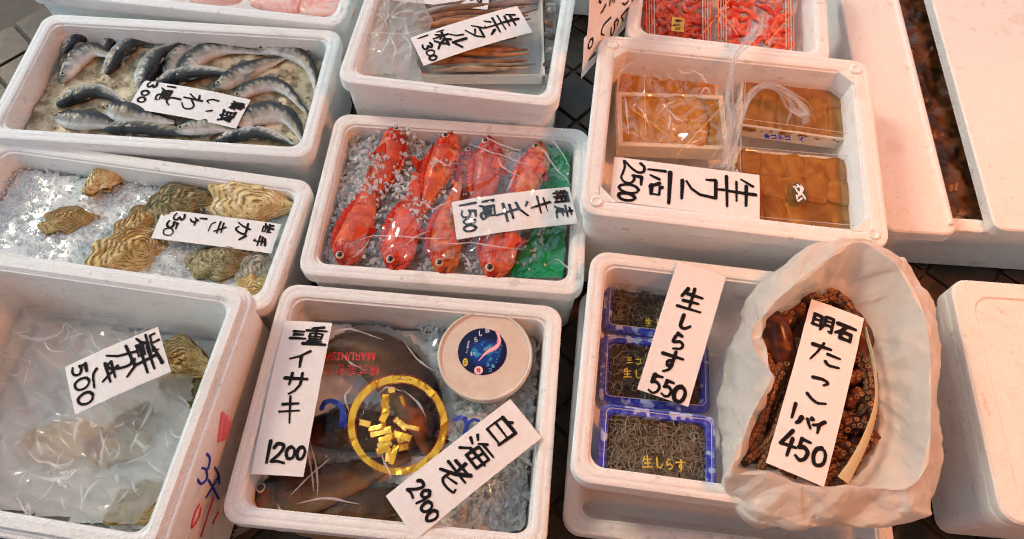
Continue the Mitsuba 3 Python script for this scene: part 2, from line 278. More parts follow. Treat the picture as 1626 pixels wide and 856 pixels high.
def card(label, T, Bt, text, width=CARD_W, pen=.0023, bend=0.0, tilt=0.0, seed=1, extra=None, axes=None, lift=.0007):
    """T, Bt: (px, py, z) of the middle of the card's top and bottom ends. text: (characters, x 0..1, y 0..1 down, w, h) in card units."""
    k = thing('price_card', label, 'price card', 'handwritten price cards'); rs = np.random.default_rng(seed)
    P0, P1 = (at(*T), at(*Bt)) if axes is None else axes[:2]; Ln = np.linalg.norm(P1-P0); u = (P0-P1)/Ln
    r = axes[2] if axes is not None else unit(np.cross(u, [0, 0, 1.])); n = np.cross(r, u); r = r*math.cos(tilt)+n*math.sin(tilt)
    r = unit(r); n = unit(np.cross(r, u))
    def M(xy, h):
        xy = np.asarray(xy); s = xy[:, 1]/Ln
        return P0+r*(xy[:, :1]-width/2)-u*xy[:, 1:2]+n*(np.asarray(h)+bend*(1-(2*s-1)**2)+.0012*np.sin(xy[:, 0]/width*3.1)*np.sign(bend or 1))[:, None]
    gx, gy = np.meshgrid(np.linspace(0, width, 6), np.linspace(0, Ln, 22)); g = np.c_[gx.ravel(), gy.ravel()]
    g = g+np.c_[meshkit.noise(np.c_[g*90, np.full(len(g), seed)])-.5, np.zeros(len(g))]*.0006
    top, bot = M(g, np.zeros(len(g))), M(g, np.full(len(g), -.0007)); f = quads(22, 6, False)
    o = len(top); edge = np.r_[np.arange(0, 6), np.arange(11, 22*6, 6), np.arange(22*6-2, 21*6-1, -1), np.arange(20*6, 0, -6)]
    e2 = np.roll(edge, -1); sf = np.vstack([np.stack([edge, e2, e2+o], -1), np.stack([edge, e2+o, edge+o], -1)])
    part(k, 'sheet', (np.vstack([top, bot]), np.vstack([f, f[:, ::-1]+o, sf])), 'paper', 20)
    shapes = []
    for ch, x, y, w, h in text:
        shapes.append(strokes(ch, x*width, -y*Ln, w*width, h*width, pen*rs.uniform(.9, 1.1), rs=rs))
    if extra: shapes += extra(width, Ln, pen)
    sh = unary_union(shapes)
    part(k, 'writing', flat_mesh(sh, lambda xy, h: M(np.c_[xy[:, 0], -xy[:, 1]], lift+h), .0004, .006), 'ink', False)
    return k
card('price card with black handwriting lying on the curled silver sardines', (386.5, 181, .192), (216.5, 149.5, .192),
     [('鳥', .30, .075, .34, .36), ('取', .70, .115, .36, .40), ('い', .47, .30, .60, .42), ('わ', .50, .47, .60, .56), ('し', .55, .63, .46, .40), ('1', .10, .72, .2, .26), ('尾', .40, .74, .46, .40), ('3', .14, .90, .28, .30), ('0', .44, .92, .24, .24), ('0', .68, .915, .24, .24)], width=.074, seed=1, bend=.005)
card('price card with black handwriting lying on the oysters on crushed ice', (439, 379, .178), (250, 355, .178),
     [('岩', .22, .09, .34, .32), ('手', .66, .12, .36, .40), ('か', .42, .29, .66, .46), ('き', .40, .50, .58, .50), ('1', .16, .64, .2, .22), ('ケ', .30, .71, .30, .28), ('3', .22, .84, .34, .36), ('5', .50, .87, .36, .36), ('0', .74, .88, .34, .34)], width=.062, pen=.0019, seed=2, bend=.001)
card('price card with black handwriting on the clear bag at the left edge', (261, 554, .205), (111, 620, .200),
     [('岩', .30, .14, .50, .42), ('手', .56, .19, .66, .50), ('か', .45, .42, .7, .6), ('き', .5, .62, .6, .5), ('5', .2, .86, .3, .3), ('0', .5, .86, .3, .3), ('0', .8, .86, .3, .3)], width=.088, seed=3, bend=.003)
card('price card with black handwriting lying across the wrapped squid packs', (833, 30, .262), (662, 82, .262),
     [('生', .44, .14, .60, .52), ('ホ', .48, .30, .62, .46), ('タ', .52, .46, .58, .48), ('ル', .58, .625, .60, .42), ('1', .12, .74, .24, .2), ('枚', .42, .76, .50, .40), ('1', .12, .90, .2, .3), ('3', .48, .90, .26, .26), ('0', .70, .90, .24, .22), ('0', .88, .90, .2, .2)], seed=4, bend=.004)
card('pink toned price card behind another card at the top of the squid box', (778, -6, .246), (628, -20, .248),
     [('ボ', .60, .15, .40, .36), ('イ', .58, .32, .40, .34), ('ル', .60, .48, .40, .34), ('5', .5, .72, .3, .3), ('0', .75, .72, .3, .3)], seed=5)
card('price card with black handwriting lying on the red fish', (910.5, 325.5, .216), (721, 350.5, .216),
     [('網', .24, .09, .36, .36), ('走', .66, .09, .34, .40), ('キ', .42, .27, .58, .50), ('ン', .48, .42, .50, .40), ('キ', .50, .56, .58, .50), ('1', .14, .70, .22, .26), ('尾', .42, .715, .40, .36), ('1', .14, .87, .24, .40), ('5', .40, .875, .30, .36), ('0', .60, .875, .20, .30), ('0', .78, .88, .22, .30)], seed=6, bend=.005)
card('price card propped inside the front of the sea urchin box', (1206, 313, .262), (972, 283, .262),
     [('生', .46, .13, .76, .60), ('ウ', .46, .37, .60, .76), ('ニ', .55, .56, .80, .40), ('1', .20, .70, .40, .36), ('パ', .46, .70, .30, .30), ('コ', .66, .70, .26, .22), ('2', .22, .86, .38, .46), ('5', .48, .87, .34, .44), ('0', .70, .88, .26, .40), ('0', .88, .89, .22, .34)], width=.094, pen=.0029, seed=7, tilt=0)
card('upright price card along the left side of the brown fish box', (490, 511, .19), (440, 755, .19),
     [('三', .36, .10, .36, .22), ('重', .72, .10, .50, .44), ('イ', .50, .265, .56, .40), ('サ', .50, .43, .52, .50), ('キ', .50, .60, .50, .56), ('1', .26, .865, .16, .46), ('2', .46, .87, .32, .40), ('0', .68, .865, .22, .26), ('0', .88, .862, .2, .26)], width=.081, seed=8, bend=.004)
card('slanted price card below the round tub in the brown fish box', (835, 664, .195), (636, 822, .19),
     [('白', .40, .17, .62, .52), ('海', .44, .385, .62, .50), ('老', .50, .585, .60, .58), ('2', .26, .82, .26, .36), ('9', .46, .82, .24, .36), ('0', .66, .835, .22, .24), ('0', .86, .84, .22, .26)], seed=9, bend=.006)
card('price card standing over the blue whitebait packs', (1114, 427, .236), (1052, 632, .195),
     [('生', .48, .25, .52, .50), ('し', .48, .43, .34, .30), ('ら', .48, .58, .40, .34), ('す', .46, .735, .46, .46), ('5', .30, .925, .30, .40), ('5', .54, .93, .26, .34), ('0', .78, .935, .28, .34)], width=.084, pen=.0030, seed=10)
card('price card on the octopus in the open white bag', (1330, 490, .275), (1262, 754, .275),
     [('明', .30, .125, .44, .36), ('石', .72, .135, .38, .36), ('た', .48, .31, .62, .46), ('こ', .50, .52, .46, .60), ('1', .20, .685, .2, .30), ('パ', .42, .715, .28, .24), ('イ', .66, .715, .26, .26), ('4', .26, .855, .34, .50), ('5', .52, .865, .30, .42), ('0', .80, .865, .28, .36)], width=.083, pen=.0028, seed=11, bend=.004)

# ------------------------------------------------------------------ ice, sheets, fish builders
CH = []
for i in range(24):
    h = trimesh.convex.convex_hull(np.random.default_rng(i).normal(0, 1, (9, 3))*[1, .8, .55]); v = np.array(h.vertices); CH.append(((v-v.mean(0))/np.abs(v).max(), np.array(h.faces)))
def randrot(r):
    q = r.normal(0, 1, 4); q /= np.linalg.norm(q); w, x, y, z = q
    return np.array([[1-2*(y*y+z*z), 2*(x*y-z*w), 2*(x*z+y*w)], [2*(x*y+z*w), 1-2*(x*x+z*z), 2*(y*z-x*w)], [2*(x*z-y*w), 2*(y*z+x*w), 1-2*(x*x+y*y)]])
def scatter(poly, n, r):
    x0, y0, x1, y1 = poly.bounds; out = np.zeros((0, 2))
    while len(out) < n:
        q = r.uniform([x0, y0], [x1, y1], (4*n, 2)); out = np.vstack([out, q[inpoly(poly, q)]])
    return out[:n]
def chips(k, poly, zfn, n, s0, s1, seed=0, bsdf='ice_clear', name='chip'):
    r = np.random.default_rng(seed); ms = []
    for x, y in scatter(poly, n, r):
        v, f = CH[r.integers(24)]; s = r.uniform(s0, s1)*.5; ms.append((v @ randrot(r).T*s+[x, y, zfn(x, y)+s*r.uniform(.0, .9)], f))
    part(k, name, cat_mesh(ms), bsdf, False, kind='stuff')
def sheet(poly, zfn, step=.006, drop=None):
    """A height field over a polygon's grid (cells whose centre lies inside)."""
    x0, y0, x1, y1 = poly.bounds; nx, ny = int((x1-x0)/step)+2, int((y1-y0)/step)+2
    gx, gy = np.meshgrid(np.linspace(x0, x1, nx), np.linspace(y0, y1, ny)); xy = np.c_[gx.ravel(), gy.ravel()]
    ins = inpoly(poly, xy); f = quads(ny, nx, False)
    f = f[ins[f].all(1)]; used = np.unique(f); m = -np.ones(len(xy), int); m[used] = np.arange(len(used))
    v = np.c_[xy[used], zfn(xy[used])]; return v, m[f]
def ridged(xy, s, seed, ang=0, st=1.0):
    c, sn = math.cos(ang), math.sin(ang); q = np.c_[(xy[:, 0]*c+xy[:, 1]*sn)*s, (-xy[:, 0]*sn+xy[:, 1]*c)*s*st, np.full(len(xy), seed*3.7)]
    w = q.copy(); w[:, 0] += 1.1*meshkit.noise(q*.9+5, seed+5); w[:, 1] += 1.1*meshkit.noise(q*.9+9, seed+6)
    return (1-np.abs(2*meshkit.noise(w, seed)-1))**3
from scipy.interpolate import LinearNDInterpolator
def crumple(xy, seed, s, st=1.0, ang=0.0, wrap=None):
    """Flat facets between sharp creases: random heights on a triangulation of random points, s of them per metre."""
    r = np.random.default_rng(seed); c, sn = math.cos(ang), math.sin(ang); q = np.c_[xy[:, 0]*c+xy[:, 1]*sn, (-xy[:, 0]*sn+xy[:, 1]*c)*st]*s
    lo, hi = q.min(0)-1.5, q.max(0)+1.5; P = r.uniform(lo, hi, (int(np.prod(hi-lo))+8, 2)); h = r.uniform(0, 1, len(P))
    if wrap: w = wrap*s; P[:, 0] = np.mod(P[:, 0], w); P = np.vstack([P, P-[w, 0], P+[w, 0]]); h = np.tile(h, 3)
    return LinearNDInterpolator(P, h, .5)(q)
def crinkle(xy, seed, a=.006, s=22):
    return a*(.75*crumple(xy, seed, s*1.5, .45, .6)+.40*crumple(xy, seed+1, s*3.4, .6, -.8)+.16*crumple(xy, seed+2, s*7)+.9*(meshkit.noise(np.c_[xy*s*.35, np.full(len(xy), seed)], seed)-.3))
def crinkle_old(xy, seed, a=.006, s=22):
    return a*(.6*ridged(xy, s, seed, .5, .45)+.5*ridged(xy, s*1.7, seed+1, -.7, .5)+.25*ridged(xy, s*3.1, seed+2, 1.9, .6)+.9*(meshkit.noise(np.c_[xy*s*.35, np.full(len(xy), seed)], seed)-.5))
def fan(base, d, side, nrm, L, half, rays=11, cup=.0, ridge=.0011, ragged=.10, seed=0, a0=0.0, lens=None):
    r = np.random.default_rng(seed); vs = []
    for j, rr in enumerate(np.linspace(.08, 1, 7)):
        for i in range(2*rays+1):
            a = a0+(i/(2*rays)*2-1)*half; ray = i % 2 == 0
            ln = L*(1 if ray else 1-ragged*rr)*((lens[i*len(lens)//(2*rays+1)]) if lens else (1-.12*abs(i/rays-1)))
            vs.append(base+(math.cos(a)*d+math.sin(a)*side)*ln*rr+nrm*((ridge if ray else -ridge)*rr+cup*rr*rr))
    return np.array(vs), quads(7, 2*rays+1, False)
def fish(name, label, group, pts, hw, lw, dors, col, eye=None, eye_r=.006, fins=(), bsdf='red_skin', roll=0.0, n=46, m=22, seed=0, mouth=True, cat='fish'):
    """pts: (px, py, z) from snout to tail root; hw: (u, half height) table; lw: flank thickness ratio; dors: +1 when the back lies left of the run."""
    k = thing(name, label, cat, group); P = catmull([at(*p) for p in pts], n); t = unit(np.gradient(P, axis=0))
    D = dors*unit(np.cross([0, 0, 1.], t)); N = np.cross(t, D)*dors; N = N*np.sign(N[:, 2:]+1e-9)
    D, N = D*math.cos(roll)+N*math.sin(roll), N*math.cos(roll)-D*math.sin(roll)
    u = np.linspace(0, 1, n); H = np.interp(u, *zip(*hw)); H = np.convolve(np.pad(H, 2, mode='edge'), [.1, .2, .4, .2, .1], 'valid'); H[0] = hw[0][1]*.6
    W = H*np.interp(u, [0, .2, .6, 1], [lw*1.15, lw*1.1, lw, lw*.5]); th = np.arange(m)*2*np.pi/m; c, s = np.cos(th), np.sin(th)
    V = P[:, None]+D[:, None]*(H[:, None]*c)[..., None]+N[:, None]*(W[:, None]*np.sign(s)*np.abs(s)**.85)[..., None]
    V = V.reshape(-1, 3); U, C, S = np.repeat(u, m), np.tile(c, n), np.tile(s, n)
    if mouth: V = V+np.repeat(N, m, 0)*(-.0022*np.exp(-((C-(-.15))/.12)**2)*(U < .10))[:, None]
    gill = np.exp(-((U-.27-.05*(1-C*C))/.012)**2)*(S > 0); V = V-np.repeat(N, m, 0)*(.0016*gill)[:, None]
    V = V+np.repeat(N, m, 0)*((meshkit.fbm(V*48, 3, seed)-.5)*.10*np.repeat(W, m))[:, None]*1.6+np.repeat(D, m, 0)*((meshkit.fbm(V*70+9, 3, seed)-.5)*.0035)[:, None]
    f = quads(n, m); o = len(V); V2 = np.vstack([V, P[0], P[-1]]); i = np.arange(m); j = (i+1) % m; e = (n-1)*m
    F = np.vstack([f, np.stack([j, i, np.full(m, o)], -1), np.stack([e+i, e+j, np.full(m, o+1)], -1)])
    cc = col(np.r_[U, 0, 1], np.r_[C, 0, 0], np.r_[S, 1, 1], V2, seed)*(1-.45*np.r_[gill, 0, 0])[:, None]
    if dors < 0: F = F[:, ::-1]
    part(k, 'body', (V2, F), bsdf, True, np.clip(cc, 0, 1), uv=np.c_[np.r_[U, 0, 1], np.r_[np.abs(np.tile(th, n)/np.pi-1), 0, 0]])
    def spot(uu, cv):
        i = int(uu*(n-1)); return P[i]+D[i]*H[i]*cv+N[i]*W[i]*math.sqrt(max(0, 1-cv*cv))**.85, D[i], N[i], t[i]
    if eye:
        p, d, nn, tt = spot(*eye); R = np.stack([tt, d, nn], -1)
        e = part(k, 'eye', ball(p+nn*eye_r*.05, eye_r, (1, 1, .5), 2, R), 'eye_ring' if name != 'sardine' else 'eye_silver', True)
        part(e, 'pupil', ball(p+nn*eye_r*.30, eye_r*.70, (1, 1, .55), 2, R), 'eye_black', True)
    for fn in fins:
        kind, uu, cv, L, half, a0, cup, fb = fn; p, d, nn, tt = spot(uu, cv)
        if kind == 'tail_fin': me = fan(P[-1], t[-1], D[-1], N[-1], L, half, 9, cup, seed=seed, lens=[1.1, 1, .9, .8, .75, .8, .9, 1, 1.1])
        elif kind == 'dorsal_fin':
            q = np.linspace(uu, uu+half, 25); q = (q*(n-1)).astype(int); vs = []
            for jj, rr in enumerate((0, .35, .7, 1)):
                for ii, a in enumerate(q):
                    x = ii/24; hh = L*math.sin(math.pi*(.12+.8*x))*(1 if ii % 2 == 0 else 1-.35*rr)
                    vs.append(P[a]+D[a]*(H[a]*.96+hh*rr*math.cos(a0))*np.sign(cv)+N[a]*(hh*rr*math.sin(a0)+(.0008 if ii % 2 else -.0008))+t[a]*hh*rr*.5)
            me = (np.array(vs), quads(4, 25, False))
        else: me = fan(p+nn*.0015, tt, d, nn, L, half, 9, cup, seed=seed, a0=a0)
        part(k, kind, me, fb, 20)
    return k
B('eye_ring', type='principled', base_color=rgb(.62, .46, .34), roughness=.15, clearcoat=.8)
B('eye_silver', type='principled', base_color=rgb(.55, .55, .45), roughness=.15, clearcoat=.8)
B('fin_red', type='principled', base_color=rgb(.58, .035, .015), roughness=.3, clearcoat=.4)
B('fin_orange', type='principled', base_color=rgb(.66, .085, .025), roughness=.3, clearcoat=.4)
B('fin_grey', type='principled', base_color=rgb(.14, .13, .11), roughness=.3, clearcoat=.4)
B('fin_brown', type='principled', base_color=rgb(.16, .075, .035), roughness=.3, clearcoat=.4)
def lerp(a, b, t): return np.asarray(a)*(1-t[:, None])+np.asarray(b)*t[:, None]
def sst(a, b, x): t = np.clip((x-a)/(b-a), 0, 1); return t*t*(3-2*t)

# ---- red fish on ice
def red_col(u, c, s, v, seed):
    n1, n2 = vnoise(v, 55, seed), vnoise(v, 150, seed+3)
    q = lerp((.46, .006, .004), (.72, .060, .006), sst(.42, .60, n1)); q = lerp(q, (.70, .20, .12), sst(.35, -.9, c)*.75*sst(.3, .6, n2)+.15*sst(.0, -.8, c))
    q = lerp(q, (.26, .006, .006), sst(.54, .68, n2)*.8); q = lerp(q, (.24, .008, .006), sst(.16, .06, np.abs(u-.06))*.35*(s > 0)*sst(.4, .6, n2)); return lerp(q, (.84, .34, .24), sst(.62, .72, vnoise(v, 80, seed+8))*.5)
k = thing('crushed_ice', 'crushed ice around the red fish', 'ice', kind='stuff')
ip = inner_poly(b_kink); zk = .160
part(k, 'bed', sheet(ip, lambda xy: zk-.004+.010*meshkit.fbm(np.c_[xy*38, np.zeros(len(xy))], 3)), 'ice_grey', False, kind='stuff')
whole = ip.intersection(pxpoly([(480, 170), (850, 190), (905, 230), (860, 320), (850, 462), (470, 462)], zk+.01))
chips(k, whole, lambda x, y: zk+.002, 1500, .010, .019, 1)
chips(k, ip.intersection(pxpoly([(500, 180), (690, 190), (650, 300), (560, 330), (600, 400), (520, 430), (500, 400)], zk+.02)), lambda x, y: zk+.012, 560, .009, .018, 2)
chips(k, ip.intersection(pxpoly([(590, 190), (640, 200), (660, 290), (630, 400), (590, 430), (560, 420), (600, 330), (575, 290)], zk+.03)), lambda x, y: zk+.030, 190, .008, .017, 3)
chips(k, ip.intersection(pxpoly([(690, 300), (880, 330), (850, 440), (780, 400), (690, 380)], zk+.02)), lambda x, y: zk+.020, 160, .008, .015, 4)
for i, (x, y, z, n, rad) in enumerate([(660, 330, .046, 40, .032), (735, 335, .044, 34, .030), (590, 250, .048, 50, .030), (640, 300, .050, 26, .02), (575, 300, .052, 30, .026), (800, 345, .050, 22, .02), (600, 420, .026, 40, .022), (680, 420, .026, 30, .018), (755, 420, .026, 30, .018), (700, 260, .050, 16, .02), (640, 210, .046, 30, .024)]):
    c = at(x, y, zk+z)[:2]; chips(k, Point(c).buffer(rad), lambda a, b: zk+z-.3*((a-c[0])**2+(b-c[1])**2)**.5, n, .007, .015, 200+i)
g = thing('green_liner', 'crumpled shiny green plastic liner at the right end of the red fish box', 'plastic sheet')
gp = ip.intersection(pxpoly([(850, 215), (960, 215), (960, 475), (790, 475), (840, 380)], zk+.01))
scene[g] = mikit.ply(sheet(gp, lambda xy: zk+.008+crinkle(xy, 3, .014, 26), .003), 'green_film', smooth=25)
RH = [(0, .0048), (.04, .0095), (.10, .0155), (.18, .0222), (.28, .0268), (.42, .0258), (.62, .023), (.82, .012), (1, .007)]
RG = 'red fish laid on crushed ice'
zf = zk+.020
def red(label, pts, dors, sc, seed, roll=.1, pect=(.34, -.3, .034, .42, -.25, .002)):
    u, cv, L, hf, a0, cup = pect
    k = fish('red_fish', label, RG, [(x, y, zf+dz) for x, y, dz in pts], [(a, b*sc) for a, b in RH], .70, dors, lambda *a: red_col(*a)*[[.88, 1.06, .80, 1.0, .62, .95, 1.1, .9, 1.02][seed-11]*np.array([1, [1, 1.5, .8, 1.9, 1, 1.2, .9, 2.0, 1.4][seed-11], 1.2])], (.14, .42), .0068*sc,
         [('pectoral_fin', u, cv, L*sc, hf, a0, cup, 'fin_orange'), ('dorsal_fin', .26, 1, .014*sc, .55, .3, 0, 'fin_red'), ('tail_fin', 1, 0, .038*sc, .45, 0, .002, 'fin_red'), ('pelvic_fin', .40, -.85, .028*sc, .3, -.3, .002, 'fin_red')], seed=seed, roll=roll); red_extra(k, pts, dors, sc, seed)
def red_extra(k, pts, dors, sc, seed):
    P = catmull([at(x, y, zf+dz) for x, y, dz in pts], 46); t = unit(np.gradient(P, axis=0)); D = dors*unit(np.cross([0, 0, 1.], t)); H = np.interp(np.linspace(0, 1, 46), *zip(*RH))*sc
    for u, c in ((.13, .75), (.18, .82), (.22, .70), (.23, .25), (.26, -.05), (.24, -.45)):
        i = int(u*45); b = P[i]+D[i]*H[i]*c+[0, 0, H[i]*.8*math.sqrt(1-c*c)]; d = unit(t[i]*.9+D[i]*c*.5+np.array([0, 0, .35]))
        part(k, 'head_spine', tube([b-d*.002, b+d*.004*sc, b+d*.009*sc], [.0016, .0011, .0003], 6), 'fin_orange', True)
    b = P[1]+D[1]*H[1]*.1+[0, 0, H[1]*.55]; part(k, 'mouth', tube([b+t[0]*-.002, P[2]-D[2]*H[2]*.25+[0, 0, H[2]*.80], P[4]-D[4]*H[4]*.5+[0, 0, H[4]*.70]], [.0010, .0016, .0008], 6, 10), 'mouth_dark', True)
B('mouth_dark', type='principled', base_color=rgb(.10, .008, .008), roughness=.3)
red('red fish half buried in ice, head up, at the upper left', [(629, 196, .004), (622, 235, .005), (606, 285, .004), (590, 340, -.006)], 1, .95, 11)
red('red fish with its mouth tip up, second of the upper row', [(716, 209, .006), (708, 245, .006), (690, 290, .004), (664, 350, -.004)], -1, 1.0, 12)
red('red fish with head up against the back wall, third of the upper row', [(775, 216, .006), (777, 255, .007), (768, 300, .005), (748, 352, -.004)], -1, 1.05, 13)
red('red fish with head up beside the green liner', [(858, 226, .006), (850, 262, .006), (832, 305, .004), (806, 352, -.004)], -1, .98, 14)
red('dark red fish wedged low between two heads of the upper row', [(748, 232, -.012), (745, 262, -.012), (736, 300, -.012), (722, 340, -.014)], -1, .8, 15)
red('red fish with head down near the left wall, first of the lower row', [(545, 425, .008), (556, 390, .009), (578, 335, .008), (592, 265, .0)], 1, 1.1, 16, pect=(.33, -.25, .036, .42, -.3, .003))
red('red fish with head down, second of the lower row, eye facing up', [(625, 433, .010), (634, 395, .011), (650, 340, .010), (662, 275, .002)], 1, 1.12, 17, pect=(.33, -.25, .036, .42, -.3, .003))
red('red fish with head down, third of the lower row, white gill spine', [(704, 438, .010), (707, 400, .011), (712, 350, .009), (728, 290, .0)], 1, 1.08, 18, pect=(.33, -.25, .036, .42, -.3, .003))
red('red fish with head down and open jaw, last of the lower row', [(782, 447, .010), (790, 408, .012), (806, 360, .010), (826, 300, .0)], 1, 1.18, 19, pect=(.34, -.25, .038, .45, -.3, .003))
k = thing('plastic_film', 'clear crinkled film laid over the red fish and the green liner', 'plastic film')
fp = ip.intersection(pxpoly([(545, 395), (690, 330), (740, 205), (870, 215), (960, 300), (960, 475), (560, 455)], zf+.03))
scene[k] = mikit.ply(sheet(fp, lambda xy: zf+.024+crinkle(xy, 9, .016, 16)+.016*crumple(xy, 77, 12, .14, -.25), .0024), 'lid_clear', smooth=True)

# ---- sardines
def gran(key, c0, c1, sc=60): 
    scene[key] = {'type': 'twosided', 'bsdf': bump(proc(lambda p, n, uv: fbm(p.x*420, p.y*420, p.z*300, 2)), {'type': 'principled', 'base_color': proc(lambda p, n, uv: mix(c0, c1, smoothstep(.3, .7, fbm(p.x*sc, p.y*sc, 1, 4)))), 'roughness': .3, 'specular': .5}, .0012)}
gran('tan_slush', (.22, .155, .08), (.52, .43, .28))
zs = .158
ip = inner_poly(b_sard)
k = thing('tinted_ice', 'fine tan tinted slush under the sardines', 'ice', kind='stuff')
part(k, 'bed', sheet(ip, lambda xy: zs+.006+.016*meshkit.fbm(np.c_[xy*22, np.zeros(len(xy))], 4)), 'tan_slush', 30, kind='stuff')
chips(k, ip, lambda x, y: zs+.012, 700, .005, .010, 5, 'tan_slush')
def sard_col(u, c, s, v, seed):
    n1, n2 = vnoise(v, 70, seed), vnoise(v, 200, seed+2)
    q = lerp((.58, .58, .54), (.26, .27, .27), sst(.38, .62, n1)); q = lerp(q, (.34, .25, .12), sst(.45, .65, vnoise(v, 45, seed+5))*.6)
    q = lerp(q, lerp((.006, .011, .020), (.022, .030, .034), n2), sst(.12, .45, c+.6*(n1-.5))); sp = (np.abs(np.mod(u*13+.3, 1)-.5) < .2)*(np.abs(c-.08) < .11)*(s > 0)
    q = lerp(q, (.03, .035, .05), sp*.8); q = lerp(q, (.82, .83, .82), sst(-.30, -.75, c)*.9); return lerp(q, (.05, .06, .07), sst(.14, .05, u)*.6+.25*sst(.6, .75, n2))
SH = [(0, .004), (.06, .011), (.2, .0185), (.45, .0215), (.7, .0155), (.9, .007), (1, .0045)]
def Z(x, y): return (160+x/3.567, y/3.567)
SARD = [([(10, 300), (60, 215), (140, 165), (260, 165), (380, 205)], -1, 'curled sardine with a dark blue back in the far left corner of its box', 1.0),
 ([(30, 420), (110, 300), (200, 240), (300, 250)], -1, 'grey sardine at the left wall of its box, head towards the front', 1.1),
 ([(230, 500), (262, 400), (330, 300), (450, 240)], -1, 'pale grey sardine lying behind the price card, left of two silver arcs', 1.15),
 ([(370, 470), (400, 350), (500, 262), (680, 235)], 1, 'silver sardine arching towards the back wall, first of two arcs', .8),
 ([(450, 480), (530, 340), (690, 275), (930, 300)], 1, 'silver sardine arching just behind the price card', 1.0),
 ([(300, 478), (450, 425), (600, 408), (790, 420)], -1, 'sardine with a navy back running along the top of the price card', 1.0),
 ([(640, 500), (760, 440), (900, 375), (1060, 318)], 1, 'sardine with a green black back tapering to a tail near the back wall', 1.05),
 ([(860, 285), (1050, 290), (1180, 370), (1230, 560)], 1, 'silver white sardine curled into the far right corner of its box', .85),
 ([(740, 570), (880, 490), (1030, 495), (1170, 640)], 1, 'silver sardine arching to the right of the price card', .85),
 ([(700, 760), (870, 655), (1050, 655), (1150, 800)], 1, 'dark spotted sardine arching in the near right corner of its box', 1.15),
 ([(650, 800), (800, 760), (950, 760), (1090, 820)], -1, 'pale sardine along the front wall at the near right corner', .85),
 ([(30, 610), (130, 640), (250, 665), (420, 690)], 1, 'sardine with a blue black head at the lower left of its box', 1.15),
 ([(20, 730), (180, 715), (350, 735), (560, 770)], -1, 'long pale sardine flat along the front wall, left of the card', 1.1),
 ([(-210, 300), (-130, 215), (-30, 160), (100, 150)], -1, 'sardine with a dark back along the back wall near the left end', 1.0),
 ([(-230, 470), (-140, 340), (-40, 285), (90, 330)], 1, 'grey sardine arching in the middle of the left end', 1.0),
 ([(-250, 600), (-130, 540), (0, 520), (130, 580)], -1, 'brownish sardine lying flat in the middle of the left end', 1.1),
 ([(-270, 660), (-140, 680), (10, 690), (130, 740)], 1, 'pale sardine along the front wall at the left end', 1.0),
 ([(420, 740), (560, 715), (680, 715), (800, 735)], 1, 'brown speckled sardine below the price card', .9)]
for i, (pts, dors, lab, sc) in enumerate(SARD):
    q = [(*Z(x, y), zs+.018+.004*(i % 3)) for x, y in pts]
    fish('sardine', lab, 'sardines curled in the white box', q, [(a, b*sc) for a, b in SH], .6, dors, sard_col, (.09, .1), .0045, [('tail_fin', 1, 0, .03, .5, 0, .002, 'fin_grey'), ('dorsal_fin', .45, 1, .010, .14, .2, 0, 'fin_grey')], bsdf='silver_skin', roll=.25, seed=40+i, cat='fish')

# ---- oysters on ice
def oyster(label, c, L, W, Hh, yaw, pal, seed, tilt=(0, 0), wav=1.0, layers=9):
    k = thing('oyster', label, 'oyster', 'oysters in their shells'); nr, nt = 34, 56
    for part_name, sg in (('upper_shell', 1), ('lower_shell', -1)):
        r = np.linspace(0, 1, nr); th = np.arange(nt)*2*np.pi/nt; R, TH = np.meshgrid(r, th, indexing='ij')
        ox = .45; lob = 1+.10*np.sin(3*TH+seed)+.07*np.sin(5*TH+2.3*seed)+.05*np.sin(9*TH+seed*1.7)
        X = (R*np.cos(TH)*lob+ox*(1-R)*.9)*L/2*(1-.0*R); Y = R*np.sin(TH)*lob*W/2*(1-.35*np.clip(np.cos(TH), 0, 1)*R)
        ph = R*layers+.9*(meshkit.fbm(np.stack([np.cos(TH)*2.2*R, np.sin(TH)*2.2*R, np.full_like(R, seed)], -1), 4, seed)-.5)*4
        saw = ph-np.floor(ph); Zz = Hh*(1-R**2.2)*(1 if sg > 0 else .8)+(Hh*.11*wav)*(1-saw)**1.5*(R > .05)+Hh*.25*wav*(meshkit.fbm(np.stack([X*60, Y*60, np.full_like(X, seed)], -1), 3, seed+4)-.5)
        lip = .08*Hh*np.sin(7*TH+seed)*R**6*2
        V = np.stack([X, Y, sg*Zz+lip+(.0008*sg)], -1).reshape(-1, 3); F = quads(nr, nt, flip=sg < 0)
        n1 = meshkit.fbm(V*[90, 90, 20]+seed, 4, seed); sw = saw.ravel()
        a, b, d, e = pal; cc = lerp(a, b, sst(.35, .65, n1)); cc = lerp(cc, d, sst(.70, .95, sw)*.9); cc = lerp(cc, e, sst(.40, .05, sw)*sst(.35, .6, meshkit.fbm(V*40+9, 3, seed+1))*.8)
        ax, ay = tilt; M = rotz(yaw) @ np.array([[1, 0, 0], [0, math.cos(ax), -math.sin(ax)], [0, math.sin(ax), math.cos(ax)]]) @ np.array([[math.cos(ay), 0, math.sin(ay)], [0, 1, 0], [-math.sin(ay), 0, math.cos(ay)]])
        part(k, part_name, (V @ M.T+c, F), 'vc_matte', True, np.clip(cc, 0, 1))
OCH = ((.52, .33, .10), (.72, .55, .25), (.20, .11, .03), (.85, .76, .52))
CRM = ((.66, .47, .19), (.80, .66, .36), (.24, .13, .035), (.90, .82, .60))
GRN = ((.14, .13, .05), (.34, .29, .13), (.05, .05, .025), (.60, .52, .34))
BRN = ((.36, .22, .07), (.55, .38, .14), (.12, .07, .025), (.70, .58, .34))
GRY = ((.30, .28, .22), (.50, .47, .37), (.10, .09, .06), (.66, .62, .50))
zo = .148; ip = inner_poly(b_oyst)
